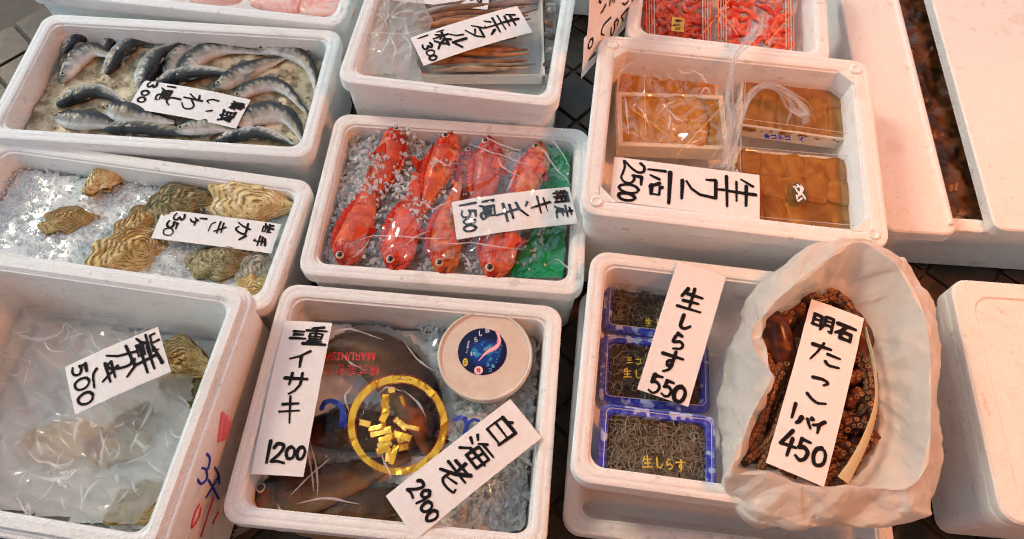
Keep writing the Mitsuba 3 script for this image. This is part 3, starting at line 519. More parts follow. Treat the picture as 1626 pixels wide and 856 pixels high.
k = thing('crushed_ice', 'crushed ice around the oysters', 'ice', kind='stuff')
part(k, 'bed', sheet(ip, lambda xy: zo-.004+.018*meshkit.fbm(np.c_[xy*16, np.zeros(len(xy))], 3, 9)), 'ice_grey', False, kind='stuff')
chips(k, ip, lambda x, y: zo+.006, 2600, .006, .013, 6)
oyster('large ochre oyster with fine growth rings behind the price card', at(395, 322, zo+.022), .168, .108, .022, -.12, CRM, 1, (.38, 0), 1.5, layers=8)
oyster('green brown oyster lying left of the large ochre oyster', at(292, 325, zo+.012), .15, .085, .022, .25, GRN, 2, (.1, .15), 2.0)
oyster('mossy brown oyster poking out above the left end of the price card', at(232, 352, zo+.008), .125, .07, .020, .7, BRN, 3, (0, .2), 2.0)
oyster('rough golden oyster in the near left corner of the ice', at(205, 402, zo+.012), .15, .10, .024, .5, OCH, 4, (.2, .2), 2.2)
oyster('ochre oyster against the left side of the ice, farthest back', at(166, 285, zo+.016), .09, .06, .02, 1.2, OCH, 5, (0, .3), 2)
oyster('grey green oyster half under ice below the price card', at(352, 414, zo+.008), .13, .085, .020, .2, GRN, 6, (-.1, 0), 1.8)
oyster('pale grey oyster near the right wall below the price card', at(408, 424, zo+.006), .105, .075, .018, -.6, GRY, 7, (0, .1), 1.8)
oyster('small amber oyster tucked in the near right corner of the ice', at(404, 466, zo+.010), .08, .06, .016, -1.0, OCH, 8, (0, .2), 1.8)
oyster('brown oyster near the left end of the crate, mostly buried', at(110, 350, zo+.008), .10, .06, .018, .2, BRN, 9, (0, .1), 1.8)
chips(k, ip.intersection(pxpoly([(180, 280), (420, 350), (430, 420), (330, 440), (240, 420)], zo)), lambda x, y: zo+.016, 260, .005, .011, 7)

# ---- brown fish in the printed bag
def px2(pts, z): return [tuple(at(x, y, z)[:2]) for x, y in pts]
def brown_col(u, c, s, v, seed):
    n1, n2 = vnoise(v, 60, seed), vnoise(v, 210, seed+2)
    q = lerp((.020, .008, .003), (.090, .036, .010), sst(.35, .65, n1)); q = lerp(q, (.20, .12, .06), sst(.45, .75, vnoise(v*[1, 1, 1], 26, seed+11))*.35); q = lerp(q, (.010, .008, .007), sst(.10, .50, c+.2*(n1-.5))); q = lerp(q, (.30, .21, .12), sst(-.10, -.8, c)*.85)
    q = lerp(q, (.40, .075, .012), sst(.32, .14, u)*sst(.5, -.4, c)*sst(.35, .6, n1)*.9); return lerp(q, (.06, .035, .02), sst(.55, .75, n2)*.5)
BH = [(0, .006), (.06, .016), (.16, .027), (.32, .036), (.5, .037), (.7, .028), (.88, .014), (1, .009)]
zi = .112; ip = inner_poly(b_isak)
k = thing('crushed_ice', 'lumpy grey ice around the brown fish and under the round tub', 'ice', kind='stuff')
part(k, 'bed', sheet(ip, lambda xy: zi-.012+.022*meshkit.fbm(np.c_[xy*24, np.zeros(len(xy))], 3, 4)), 'ice_grey', 30, kind='stuff')
chips(k, ip.intersection(pxpoly([(640, 480), (870, 480), (870, 860), (560, 860), (720, 740), (720, 620)], zi)), lambda x, y: zi-.004+.012*float(meshkit.noise(np.array([[x*30, y*30, 0.]]))[0]), 1500, .010, .024, 8)
chips(k, ip.intersection(pxpoly([(340, 800), (470, 800), (480, 860), (340, 860)], zi)), lambda x, y: zi-.004, 160, .010, .022, 9)
fins = [('pectoral_fin', .33, -.2, .045, .35, -.3, .003, 'fin_brown'), ('dorsal_fin', .25, 1, .018, .55, .4, 0, 'fin_grey'), ('tail_fin', 1, 0, .05, .5, 0, .002, 'fin_grey')]
GB = 'brown fish sealed in the printed bag'
fish('brown_fish', 'brown fish curving round the back of the bag with a dark back', GB, [(690, 730, zi+.008), (668, 645, zi+.014), (612, 575, zi+.016), (548, 556, zi+.014), (480, 575, zi+.008)], [(a, b*1.25) for a, b in BH], .6, -1, brown_col, None, .007, fins, seed=61, bsdf='brown_skin', roll=.1)
fish('brown_fish', 'brown fish with its reddish head and ringed eye below the upright card', GB, [(402, 790, zi+.018), (450, 785, zi+.022), (545, 764, zi+.018), (650, 722, zi+.004)], [(a, b*1.05) for a, b in BH], .62, 1, brown_col, (.17, .30), .0080, fins, seed=62, bsdf='brown_skin', roll=-.1)
fish('brown_fish', 'lowest brown fish with scaly flank along the front wall', GB, [(720, 800, zi-.004), (620, 812, zi+.010), (520, 826, zi+.010), (420, 828, zi+.002)], [(a, b*1.05) for a, b in BH], .6, -1, brown_col, (.13, .4), .007, fins, seed=63, bsdf='brown_skin')
fish('brown_fish', 'fish under the gold ring, coloured dark to stand in for shadow in the bag', GB, [(470, 690, zi+.004), (540, 682, zi+.010), (630, 690, zi+.008), (720, 700, zi+.0)], [(a, b*.95) for a, b in BH], .6, 1, lambda *a: brown_col(*a)*.35, (.13, .4), .006, fins, seed=64, bsdf='brown_skin')  # colour darkened to stand in for shadow between the fish
k = thing('printed_bag', 'clear bag over the brown fish printed with a gold ring, red lettering and blue swirls', 'plastic bag')
def zbag(xy): return zi+.047+crinkle(xy, 12, .010, 13)
bp = ip.intersection(pxpoly([(390, 505), (640, 500), (720, 590), (770, 700), (700, 850), (380, 850)], zi+.045))
part(k, 'film', sheet(bp, zbag, .0034), 'film', True)
fl = lambda lift: (lambda xy: zbag(xy)+lift)
def pprint(name, poly, bs, lift, step=.0011, sm=30, label=None):
    if poly.is_empty: return
    part(k, name, sheet(poly, fl(lift), step), bs, sm, label=label)
zp = zi+.052
th = np.linspace(0, 2*np.pi, 73)[:-1]
ell = lambda rx, ry, cx=632, cy=676: Polygon(px2([(cx+rx*math.cos(a), cy+ry*math.sin(a)) for a in th], zp))
pprint('ring_outline', unary_union([ell(81.5, 80.5).difference(ell(80.2, 79.2)), ell(67.3, 66.3).difference(ell(66, 65))]), 'print_red', .0006, .0008)
pprint('ring', ell(80, 79).difference(ell(67.5, 66.5)), 'gold', .0008)
BARS = [(340, 420, 336, 540, 30), (352, 402, 388, 396, 24), (418, 430, 440, 486, 16), (205, 566, 262, 580, 26), (318, 566, 352, 500, 30), (258, 628, 372, 604, 30), (300, 664, 384, 636, 28), (296, 694, 372, 668, 26), (292, 724, 366, 692, 30),
        (388, 546, 452, 604, 26), (376, 622, 472, 654, 30), (400, 666, 462, 640, 24), (404, 700, 458, 688, 26), (356, 700, 350, 776, 26), (396, 684, 366, 786, 24), (440, 586, 516, 604, 20), (330, 560, 322, 600, 24), (250, 600, 330, 590, 22)]
zb = lambda x, y: (510+x/3.29, 500+y/3.29)
bars = [LineString(px2([zb(a, b), zb(c, d)], zp)).buffer(w/3.29/FPX*1.19*.5*1.3, cap_style='flat') for a, b, c, d, w in BARS]
pprint('emblem_outline', unary_union([b.buffer(.0015) for b in bars]).difference(unary_union([b.buffer(.0002) for b in bars])).intersection(ell(66, 65)), 'print_red', .0006, .0008)
for i, b in enumerate(bars): pprint('emblem_bar', b, 'gold_pale' if i % 2 else 'gold', .0009+.0004*(i % 3))
def upside(chs, x0, x1, y, hpx, pen, txt=None):
    A, Bq = at(x0, y, zp), at(x1, y, zp); d = unit((Bq-A)[:2]); up = np.array([d[1], -d[0]]); L = np.linalg.norm((Bq-A)[:2]); h = hpx/FPX*1.17
    if txt:
        m = meshkit.text_mesh(txt, 1.0, 1.0, True); v = np.array(m.vertices); sx = L/v[:, 0].max(); n = (v[:, 2] > .5); F = np.array(m.faces); F = F[n[F].all(1)]
        xy = Bq[:2]-d*v[:, :1]*sx+up*(v[:, 1:2]-.5)*h
        return xy, F
    return [(ch, Bq[:2]-d*L*(i+.5)/len(chs)) for i, ch in enumerate(chs)], d, up, L/len(chs), h
xy, F = upside(None, 517, 598, 569, 13, 0, 'MARUHISA')
part(k, 'red_lettering', (np.c_[xy, zbag(xy)+.0012], F), 'print_red', False)
ls, d, up, w, h = upside('株式会社丸', 513, 606, 590, 19, 0)
for ch, c in ls:
    sh = strokes(ch, 0, 0, w*.92, h, .00085)
    part(k, 'red_character', flat_mesh(sh, lambda xy, hh: (lambda q: np.c_[q, zbag(q)+.0012])(c-d*xy[:, :1]+up*xy[:, 1:2])), 'print_red', False)
def blue(pts, wpx):
    pprint('blue_swirl', LineString(px2(pts, zp)).buffer(wpx/FPX*.6), 'print_blue', .0010)
blue([(512, 650), (517, 641), (527, 638), (538, 642), (545, 652), (546, 664), (543, 676)], 9); blue([(548, 652), (551, 666), (549, 682)], 4)
blue([(722, 668), (732, 664), (740, 668), (742, 680), (738, 690)], 8); blue([(742, 676), (752, 668), (760, 670)], 6)
k2 = thing('plastic_film', 'clear wrap crumpled over the grey ice at the right of the brown fish box', 'plastic film')
scene[k2] = mikit.ply(sheet(ip.intersection(pxpoly([(640, 500), (700, 500), (700, 640), (860, 640), (860, 850), (600, 850), (740, 700)], zi+.02)), lambda xy: zi+.030+crinkle(xy, 31, .016, 20), .0034), 'lid_clear', smooth=True)

# ---- round tub
k = thing('round_tub', 'round frosted plastic tub with a dark blue label on its lid', 'tub'); tc = at(770, 563, .180); tt = np.linspace(0, 2*np.pi, 97)[:-1]
tl = np.array([[1, 0, 0], [0, math.cos(.05), -math.sin(.05)], [0, math.sin(.05), math.cos(.05)]]) 
def lathe(prof, cl=False): return loft([(np.c_[np.cos(tt)*r, np.sin(tt)*r, np.full(96, z)] @ tl.T)+tc for r, z in prof], not cl, not cl, cl)
def tub_col(p, n, uv): return mix((.62, .50, .40), (.74, .64, .54), fbm(p.x*60, p.y*60, 0, 3))
scene['tub_lid'] = {'type': 'twosided', 'bsdf': {'type': 'principled', 'base_color': proc(tub_col), 'roughness': .28, 'specular': .5}}
B('tub_side', type='principled', base_color=rgb(.66, .60, .53), roughness=.25, specular=.5)
part(k, 'body', lathe([(.064, -.062), (.070, -.058), (.075, -.012)]), 'tub_side', 25)
part(k, 'lid', lathe([(.0745, -.012), (.079, -.012), (.0795, -.010), (.0795, -.003), (.0785, -.0012), (.0755, -.0008), (.0745, -.0030), (.071, -.0034), (.002, -.0030)]), 'tub_lid', 25)
part(k, 'lid_rim', lathe([(.0772, -.0012), (.0782, .0004), (.0768, .0012), (.0755, .0004), (.0748, -.0014)], True), 'tub_side', 30)
lc = at(766, 558, .178)[:2]
def lab_col(p, n, uv):
    x, y = (p.x-float(lc[0]))/.041, (p.y-float(lc[1]))/.041; r2 = x*x+y*y
    w = mi.Float(1)-smoothstep(.0, .85, (x-.1)*(x-.1)*1.2+(y+.05)*(y+.05)*1.6)
    c = mix((.004, .006, .05), (.006, .05, .30), w); g = smoothstep(.55, .9, fbm(x*3+y*2+7, y*5-x*3, 2, 3)*w*1.6); return mix(c, (.03, .30, .52), g)
scene['tub_print'] = {'type': 'twosided', 'bsdf': {'type': 'principled', 'base_color': proc(lab_col), 'roughness': .25}}
def onlid(xy, lift): return (np.c_[np.asarray(xy), np.full(len(xy), -.0030+lift)] @ tl.T)+tc
lo = lc-tc[:2]
lab = part(k, 'sticker', (lambda a: (onlid(a, .0006), np.stack([np.arange(1, 65), np.roll(np.arange(1, 65), -1), np.zeros(64, int)], -1)))(np.vstack([[lo], [lo+.041*np.array([math.cos(q), math.sin(q)]) for q in np.linspace(0, 2*np.pi, 65)[:-1]]])), 'tub_print', False, label='dark blue round label with a pink shrimp')
zl = lambda x, y: at(690+x/4.753, 480+y/4.753, .178)[:2]-tc[:2]
def onlab(name, shape, bs, lift=.0010): part(lab, name, flat_mesh(shape, lambda xy, h: onlid(xy, lift)), bs, False)
B('shrimp_pink', type='principled', base_color=rgb(.85, .33, .42), roughness=.35); B('shrimp_pale', type='principled', base_color=rgb(.92, .62, .60), roughness=.35); B('cyan_print', type='principled', base_color=rgb(.10, .42, .60), roughness=.35)
sp = [zl(x, y) for x, y in ((458, 218), (480, 250), (490, 290), (480, 325), (450, 350), (410, 370), (370, 400), (335, 440))]
sp = catmull(sp, 30); wd = np.interp(np.linspace(0, 1, 30), [0, .3, .6, 1], [.0012, .0030, .0036, .0008])
onlab('shrimp', unary_union([unary_union([Point(sp[i]).buffer(wd[i]), Point(sp[i+1]).buffer(wd[i+1])]).convex_hull for i in range(29)]), 'shrimp_pink'); onlab('shrimp_highlight', LineString(sp[3:26]+[.0004, .0008]).buffer(.0009), 'shrimp_pale', .0014)
for i in range(7): onlab('shrimp_leg', LineString([sp[9+2*i], sp[9+2*i]+[-.004-.0006*i, .0035]]).buffer(.0004), 'shrimp_pink', .0012)
for x, y, ch, sz in ((345, 240, 'し', .0085), (312, 285, 'ら', .0085), (296, 335, 'え', .008), (288, 390, 'い', .008), (400, 212, '白', .008)):
    if ch in GL: onlab('white_character', strokes(ch, *zl(x, y), sz, sz*1.1, .0007), 'print_white')
for i in range(5): onlab('small_lettering', strokes('一三コ1イ'[i] if '一三コ1イ'[i] in GL else 'コ', *zl(258-4*i, 300+20*i), .0034, .0034, .0004), 'print_white')
for i in range(6): onlab('faint_lettering', strokes('コ三イコ三コ'[i], *zl(506-8*i, 330+24*i), .0030, .0036, .0003), 'cyan_print')
for x, y, ch in ((405, 470, '三'), (440, 480, '会'), (420, 510, 'コ')): onlab('cyan_character', strokes(ch, *zl(x, y), .006, .006, .0006), 'cyan_print')
c = zl(332, 512); onlab('round_mark', Point(c).buffer(.0072), 'shrimp_pale'); onlab('round_mark_sign', strokes('社', c[0], c[1], .007, .007, .0007), 'print_red', .0014)
c = zl(232, 452); onlab('oval_mark', Polygon([(c[0]+.0045*math.cos(a), c[1]+.0072*math.sin(a)) for a in th]), 'print_yellow'); onlab('oval_mark_sign', strokes('三', c[0], c[1], .004, .007, .0005), 'ink', .0014)

# ---- squid packs
def strip_col(pal, seed):
    def f(v): return lerp(pal, np.asarray(pal)*.45, sst(.4, .65, meshkit.fbm(v*[70, 70, 70], 3, seed)))
    return f
zh = .238; ip = inner_poly(b_hota)
r = np.random.default_rng(21)
PAL = [(.36, .15, .05), (.50, .20, .05), (.22, .12, .07), (.40, .37, .34), (.30, .25, .17), (.45, .33, .22), (.62, .26, .06), (.14, .11, .10)]
def squid_pack(label, px, zz, n, seed, ang):
    k = thing('squid_pack', label, 'food pack', 'squid packs in film'); r = np.random.default_rng(seed); po = Polygon(px2(px, zz)).intersection(ip)
    P = np.array(px2(px, zz)); a0, a1, a2, a3 = P
    tr = [np.c_[np.array([a0, a1, a2, a3])+(np.array([a0, a1, a2, a3])-P.mean(0))*s, np.full(4, z)] for s, z in ((-.02, zz-.030), (.0, zz), (.03, zz+.002), (.03, zz-.001), (-.0, zz-.006), (-.04, zz-.026))]
    part(k, 'tray', loft(tr, True, True), 'pack_tray', 20)
    for i in range(n):
        t = (i+.5)/n; A = a0+(a3-a0)*t; Bq = a1+(a2-a1)*t; s0 = r.uniform(0, .25); s1 = r.uniform(.7, 1)
        q = [A+(Bq-A)*(s0+(s1-s0)*x)+r.normal(0, .003, 2) for x in (0, .33, .66, 1)]; z0 = zz+.002+r.uniform(0, .010)
        v, f = tube([(*p, z0+.003*math.sin(x*2)) for x, p in enumerate(q)], np.array([.003, .0075, .007, .0045, .0015])*r.uniform(.8, 1.25), 9, 18); 
        part(k, 'squid', (v, f), 'vc_wet', True, strip_col(PAL[r.integers(8)], i)(v))
    part(k, 'wrap', sheet(po.buffer(.002), lambda xy: zz+.016+crinkle(xy, seed, .008, 26), .003), 'film', True)
B('pack_tray', type='principled', base_color=rgb(.55, .52, .48), roughness=.3)
squid_pack('wrapped pack of brown squid under the front price card', [(640, 20), (858, -12), (862, 118), (670, 118)], zh-.004, 17, 22, 0)
squid_pack('wrapped pack of orange brown squid, a strip along the right wall', [(866, 8), (882, 8), (880, 118), (866, 118)], zh-.012, 5, 23, 0)
squid_pack('wrapped pack of squid at the back of the box with orange heads', [(640, -95), (872, -70), (868, -6), (640, -6)], zh-.006, 14, 24, 0)
k = thing('plastic_bag', 'knotted cloudy bag filling the left end of the squid box', 'plastic bag')
bg = ip.intersection(pxpoly([(540, -90), (650, -90), (668, 0), (690, 40), (672, 90), (640, 122), (540, 110)], zh))
def zbag2(xy):
    c = at(620, 40, zh)[:2]; d = np.linalg.norm((xy-c)/[.095, .13], axis=1); a = np.arctan2(*(xy-c).T)
    return zh-.02+.034*np.sqrt(np.clip(1.15-d**2, 0, 2))+.005*np.sin(a*9+2*np.sin(d*6))*np.clip(1.1-d, 0, 1)+crinkle(xy, 44, .016, 22)
scene[k] = mikit.ply(sheet(bg, zbag2, .0025), 'bag_clear', smooth=True)

# ---- sea urchin trays
def uni_col(a, b, d):
    def f(v, seed): q = lerp(a, b, sst(.35, .65, meshkit.fbm(v*70, 3, seed))); return lerp(q, d, sst(.5, .8, meshkit.fbm(v*420, 2, seed+1))*.5)
    return f
def col_uniform(c): return lambda p, n, uv: mix([x*.88 for x in c], c, fbm(p.x*12, p.y*160, p.z*30, 3))
scene['pale_wood'] = {'type': 'twosided', 'bsdf': {'type': 'principled', 'base_color': proc(col_uniform((.74, .58, .40))), 'roughness': .5}}
B('tray_plastic', type='principled', base_color=rgb(.72, .62, .50), roughness=.2, specular=.6)
def urchin_tray(label, px, z, h, frame, wall, nc, nr, colf, seed, lid=0.0, wob=.25, lob=(1.0, 1.0), rise=.004):
    k = thing('sea_urchin_tray', label, 'sea urchin tray', 'sea urchin trays'); C = np.array(px2(px, z)); r = np.random.default_rng(seed)
    # a true rectangle through the four corners
    c = C.mean(0); ax = unit(C[1]+C[2]-C[0]-C[3]); ay = np.array([-ax[1], ax[0]]); L = (np.linalg.norm(C[1]-C[0])+np.linalg.norm(C[2]-C[3]))/2; W = abs((C[0]-C[3]) @ ay)*.5+abs((C[1]-C[2]) @ ay)*.5
    yaw = math.atan2(ax[1], ax[0]); R = rotz(yaw); o = np.r_[c, 0]
    for nm, lx, ly, x, y in (('front_wall', L, wall, 0, -W/2+wall/2), ('back_wall', L, wall, 0, W/2-wall/2), ('side_wall', wall, W-2*wall, -L/2+wall/2, 0), ('side_wall', wall, W-2*wall, L/2-wall/2, 0)):
        part(k, nm, place(box_mesh(lx, ly, h, min(.0014, wall*.4), .0006), R @ [x, y, 0]+o+[0, 0, z-h], yaw), frame, 25)
    part(k, 'base', place(box_mesh(L-2*wall, W-2*wall, .003, .001, .0005), o+[0, 0, z-h+.001], yaw), frame, 25)
    iw, il = (W-2*wall)/nr, (L-2*wall)/nc
    bm = trimesh.creation.box([L-2*wall, W-2*wall, h*.5]).subdivide().subdivide().subdivide().subdivide(); bv = np.array(bm.vertices); bv[:, 2] += .0015*meshkit.noise(bv*260, 3)
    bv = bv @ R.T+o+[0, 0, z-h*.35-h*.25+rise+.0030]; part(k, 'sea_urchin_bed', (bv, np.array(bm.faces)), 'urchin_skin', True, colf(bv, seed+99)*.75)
    for i in range(nc):
        for j in range(nr):
            m = trimesh.creation.icosphere(3, 1.0); v = np.array(m.vertices); v = np.sign(v)*np.abs(v)**(.5 if nr > 1 and nc < 7 else .66)
            v = v*(1+.16*(meshkit.fbm(v*3.1+seed*3+i*5+j*9, 3, seed)[:, None]-.5)+.05*(meshkit.noise(v*16+i*3+j, 2)[:, None]-.5))
            v = v*[il*.56*lob[0], iw*.56*lob[1], .0070*r.uniform(.85, 1.15)]; a = r.normal(0, wob*.35)
            v = v @ rotz(a).T @ np.array([[1, 0, 0], [0, math.cos(.08*wob), 0], [0, 0, 1]])+[-L/2+wall+il*(i+.5)+r.normal(0, il*.04*wob), -W/2+wall+iw*(j+.5)+r.normal(0, iw*.04*wob), -h*.35+rise+r.normal(0, .0012*wob*3)]
            v = v @ R.T+o+[0, 0, z]
            cc = colf(v, seed+i*7+j); g = 1-.5*sst(.25, .75, np.linalg.norm((np.array(m.vertices)*[1, 1, 0]), axis=1)**4)*0
            part(k, 'sea_urchin_lobe', (v, np.array(m.faces)), 'urchin_skin', True, cc)
    if lid:
        rings = []
        for ins, zz in ((-.001, 0), (-.001, .002), (.002, .0022), (.003, lid-.001), (.0045, lid), (.010, lid), (.011, lid-.0012)):
            q = rrect(L-2*ins, W-2*ins, .004, 4, 1); rings.append(np.c_[q, np.full(len(q), z+zz)] @ R.T+o)
        part(k, 'clear_lid', loft(rings, False, True), 'lid_clear', 25)
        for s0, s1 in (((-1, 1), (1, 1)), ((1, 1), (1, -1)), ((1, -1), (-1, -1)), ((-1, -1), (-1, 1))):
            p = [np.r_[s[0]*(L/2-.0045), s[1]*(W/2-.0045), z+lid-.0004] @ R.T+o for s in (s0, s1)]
            part(k, 'lid_edge', tube(p, .0007, 6), 'lid_edge', True)  # pale line standing in for the highlight along the lid edge
    return k, (o, R, L, W, z)
scene['lid_edge'] = {'type': 'blendbsdf', 'weight': .45, 'a': {'type': 'thindielectric', 'int_ior': 1.5}, 'b': {'type': 'twosided', 'bsdf': {'type': 'principled', 'base_color': rgb(.8, .76, .7), 'roughness': .15}}}  # whitish material for highlights drawn along clear edges
scene['urchin_skin'] = {'type': 'twosided', 'bsdf': bump(proc(lambda p, n, uv: voronoi(p.x*520+p.z*200, p.y*520)[0]+fbm(p.x*160, p.y*160, p.z*160, 2), 3e-4), {'type': 'principled', 'base_color': {'type': 'mesh_attribute', 'name': 'vertex_color'}, 'roughness': .3, 'specular': .3}, .0012)}
UO = uni_col((.50, .19, .025), (.62, .30, .06), (.36, .12, .015)); UD = uni_col((.32, .115, .012), (.44, .19, .03), (.22, .068, .007)); UT = uni_col((.30, .12, .020), (.40, .19, .045), (.20, .072, .012))
urchin_tray('wooden tray of orange sea urchin at the back left of its box', [(984, 96), (1140, 110), (1140, 172), (978, 160)], .222, .024, 'pale_wood', .006, 9, 1, UO, 70, lob=(1.1, 1.0))
urchin_tray('film wrapped wooden tray of orange sea urchin in front of the other wooden tray', [(985, 146), (1152, 151), (1154, 238), (976, 230)], .236, .034, 'pale_wood', .009, 6, 2, UO, 71, wob=.8, lob=(1.15, 1.1))
urchin_tray('clear lidded tray of tan sea urchin at the back right under the knotted film', [(1176, 106), (1345, 131), (1350, 222), (1176, 200)], .238, .030, 'tray_plastic', .005, 6, 2, UT, 72, .014, lob=(1.02, 1.05))
kk, (o, R, L, W, zt) = urchin_tray('clear lidded tray of dark ochre sea urchin with a small oval sticker, nearest', [(1172, 237), (1355, 252), (1352, 368), (1168, 350)], .232, .030, 'tray_plastic', .005, 5, 3, UD, 73, .013, lob=(1.0, 1.0), wob=.45, rise=.006)
c = at(1269, 307, zt+.0135); sp = Polygon([(c[0]+.0125*math.cos(a), c[1]+.0225*math.sin(a)) for a in th]); B('sticker_dark', type='principled', base_color=rgb(.10, .07, .04), roughness=.3)
part(kk, 'oval_sticker', flat_mesh(sp, lambda xy, h: np.c_[xy, np.full(len(xy), zt+.0140)]), 'sticker_dark', False, label='small dark oval sticker with pale marks')
r = np.random.default_rng(5)
part(kk, 'sticker_mark', flat_mesh(unary_union([LineString([(c[0]+.010*math.sin(q*1.9), c[1]+.018*math.cos(q*.93)), (c[0]+.006*math.sin(q*1.9+1), c[1]+.013*math.cos(q*.93+.9))]).buffer(.0017) for q in range(9)]).intersection(sp.buffer(-.001)), lambda xy, h: np.c_[xy, np.full(len(xy), zt+.0145)]), 'print_white', False)
p0 = at(1214, 224, .224); k = uniq('sea_urchin_tray_002__blue_lettering')
for i, ch in enumerate('会コ三コ一イ'):
    if ch in GL:
        sh = strokes(ch, 0, 0, .011, .010, .0013); bx_ = np.array([.0125*i, -.0016*i]); part('sea_urchin_tray_002', 'blue_character', flat_mesh(sh, lambda xy, h: np.c_[xy+p0[:2]+bx_, np.full(len(xy), .2388)]), 'print_blue', False)
ip = inner_poly(b_uni)
k = thing('plastic_film', 'glossy film stretched over the two wooden sea urchin trays', 'plastic film')
scene[k] = mikit.ply(sheet(ip.intersection(pxpoly([(972, 92), (1150, 100), (1165, 250), (968, 240)], .24)), lambda xy: .246+crinkle(xy, 55, .024, 20), .0026), 'lid_clear', smooth=True)
for i, q in enumerate(([(1075, 246, .249), (1155, 160, .250)], [(1000, 170, .252), (1060, 215, .252)], [(1022, 98, .25), (1026, 215, .25)])):
    part(k, 'rubber_band', tube([at(*p) for p in q], .0009, 6, 12), 'band', True)
B('band', type='principled', base_color=rgb(.80, .42, .08), roughness=.4)
def twist(label, path, r0, seed, tuft):
    k = thing('film_twist', label, 'plastic film', 'twisted ends of clear film'); r = np.random.default_rng(seed); P = catmull([at(*p) for p in path], 40); t, a, b = frames(P)
    for i in range(15):
        ph = r.uniform(0, 6.28); rr = r0*np.interp(np.linspace(0, 1, 40), np.linspace(0, 1, len(tuft)), tuft); w = ph+np.linspace(0, 5, 40)*r.uniform(.6, 1.3)
        kn = np.stack([meshkit.noise(np.c_[np.linspace(0, 9, 40), np.full(40, i*3.1), np.full(40, q*7.)])-.5 for q in range(3)], 1); c = P+a*(np.cos(w)*rr*1.1)[:, None]+b*(np.sin(w)*rr*1.1)[:, None]+kn*.010*(rr/r0)[:, None]
        vs = []
        for s in np.linspace(-1, 1, 5): vs.append(c+(a*np.cos(w+1.2)[:, None]+b*np.sin(w+1.2)[:, None])*(rr*.34+.0010)[:, None]*s+.0012*s*s*b)
        V = np.stack(vs, 1).reshape(-1, 3); part(k, 'fold', (V, quads(40, 5, False)), 'milky' if i % 2 else 'film', True)
twist('twisted tail of clear film hanging over the back rim of the sea urchin box', [(1205, 30, .325), (1190, 62, .325), (1168, 92, .318), (1160, 125, .30), (1158, 165, .275), (1150, 225, .25)], .0080, 3, [1.5, 1.1, .55, .45, .6, .9, 1.3])
twist('knotted tuft of clear film lying on the tan sea urchin tray', [(1142, 262, .256), (1160, 215, .268), (1180, 165, .285), (1205, 140, .292), (1235, 142, .286), (1262, 168, .270), (1272, 192, .262)], .0095, 4, [1.8, 1.4, .8, .4, .45, 1.2, 1.9])

# ---- prawn packs
def prawn_col(v, seed): q = lerp((.62, .045, .02), (.78, .16, .06), sst(.4, .65, meshkit.fbm(v*90, 3, seed))); return lerp(q, (.80, .34, .26), sst(.6, .8, meshkit.fbm(v*50, 3, seed+4))*.6)
B('orange_edge', type='principled', base_color=rgb(.85, .22, .06), roughness=.25, clearcoat=.5); B('band_orange', type='principled', base_color=rgb(.85, .30, .08), roughness=.4)
ip = inner_poly(b_praw); zr_ = .245
for lab, (x0, x1), sd, dark in (('film wrapped pack of deep red prawns on the left', (1028, 1118), 80, .75), ('film wrapped pack of red prawns on the right, greyer on top', (1142, 1250), 81, 1.0)):
    k = thing('prawn_pack', lab, 'food pack', 'prawn packs in film'); r = np.random.default_rng(sd)
    po = ip.intersection(pxpoly([(x0, -120), (x1, -108), (x1+6, 90), (x0, 90)], zr_))
    for x, y in scatter(po.buffer(-.006), 120, r):
        a = r.uniform(0, 6.28); L = r.uniform(.014, .024); d = np.array([math.cos(a), math.sin(a), 0]); e = np.array([-d[1], d[0], 0]); z0 = zr_+r.uniform(-.006, .004)
        v, f = tube([np.r_[x, y, z0]+d*L*s+e*L*.5*(1-s*s) for s in np.linspace(-1, 1, 6)], np.array([.002, .0055, .0065, .006, .0045, .0015]), 8, 12)
        cc = prawn_col(v, sd)*dark; cc = lerp(cc, (.50, .36, .36), np.full(len(cc), .6)) if (sd == 81 and r.random() < .3) else cc
        part(k, 'prawn', (v, f), 'vc_wet', True, cc)
    for j in range(4):
        for side in (0, 1):
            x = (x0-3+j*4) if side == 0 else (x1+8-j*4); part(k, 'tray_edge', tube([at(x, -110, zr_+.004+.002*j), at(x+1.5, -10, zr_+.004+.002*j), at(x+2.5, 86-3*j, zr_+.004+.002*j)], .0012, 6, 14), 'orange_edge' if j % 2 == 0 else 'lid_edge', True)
    part(k, 'wrap', sheet(po.buffer(.003), lambda xy: zr_+.014+crinkle(xy, sd, .006, 22), .0034), 'film', True)
for lab, q in (('orange elastic crossing the gap from the left pack', [(1112, 58, .263), (1140, 24, .264), (1165, -10, .263)]), ('orange elastic slanting over the corner of the right pack', [(1215, 70, .263), (1238, 46, .263), (1262, 18, .263)]), ('orange elastic between the packs running to the knot', [(1140, 14, .265), (1158, 36, .265), (1172, 56, .264)])):
    k = thing('elastic_band', lab, 'elastic band'); scene[k] = mikit.ply(tube([at(*p) for p in q], .0011, 6, 14), 'band_orange', smooth=True)
k = thing('yellow_tag', 'small yellow printed tag on the left prawn pack', 'tag'); tq = px2([(1067, 27), (1087, 29), (1086, 51), (1066, 49)], .264)
part(k, 'sheet', flat_mesh(Polygon(tq), lambda xy, h: np.c_[xy, np.full(len(xy), .2640)]), 'print_yellow', False)
for j, ch in enumerate('会三コ'): c = at(1076, 33+6.5*j, .264); part(k, 'character', flat_mesh(strokes(ch, c[0], c[1], .012, .006, .0008), lambda xy, h: np.c_[xy, np.full(len(xy), .2644)]), 'ink', False)

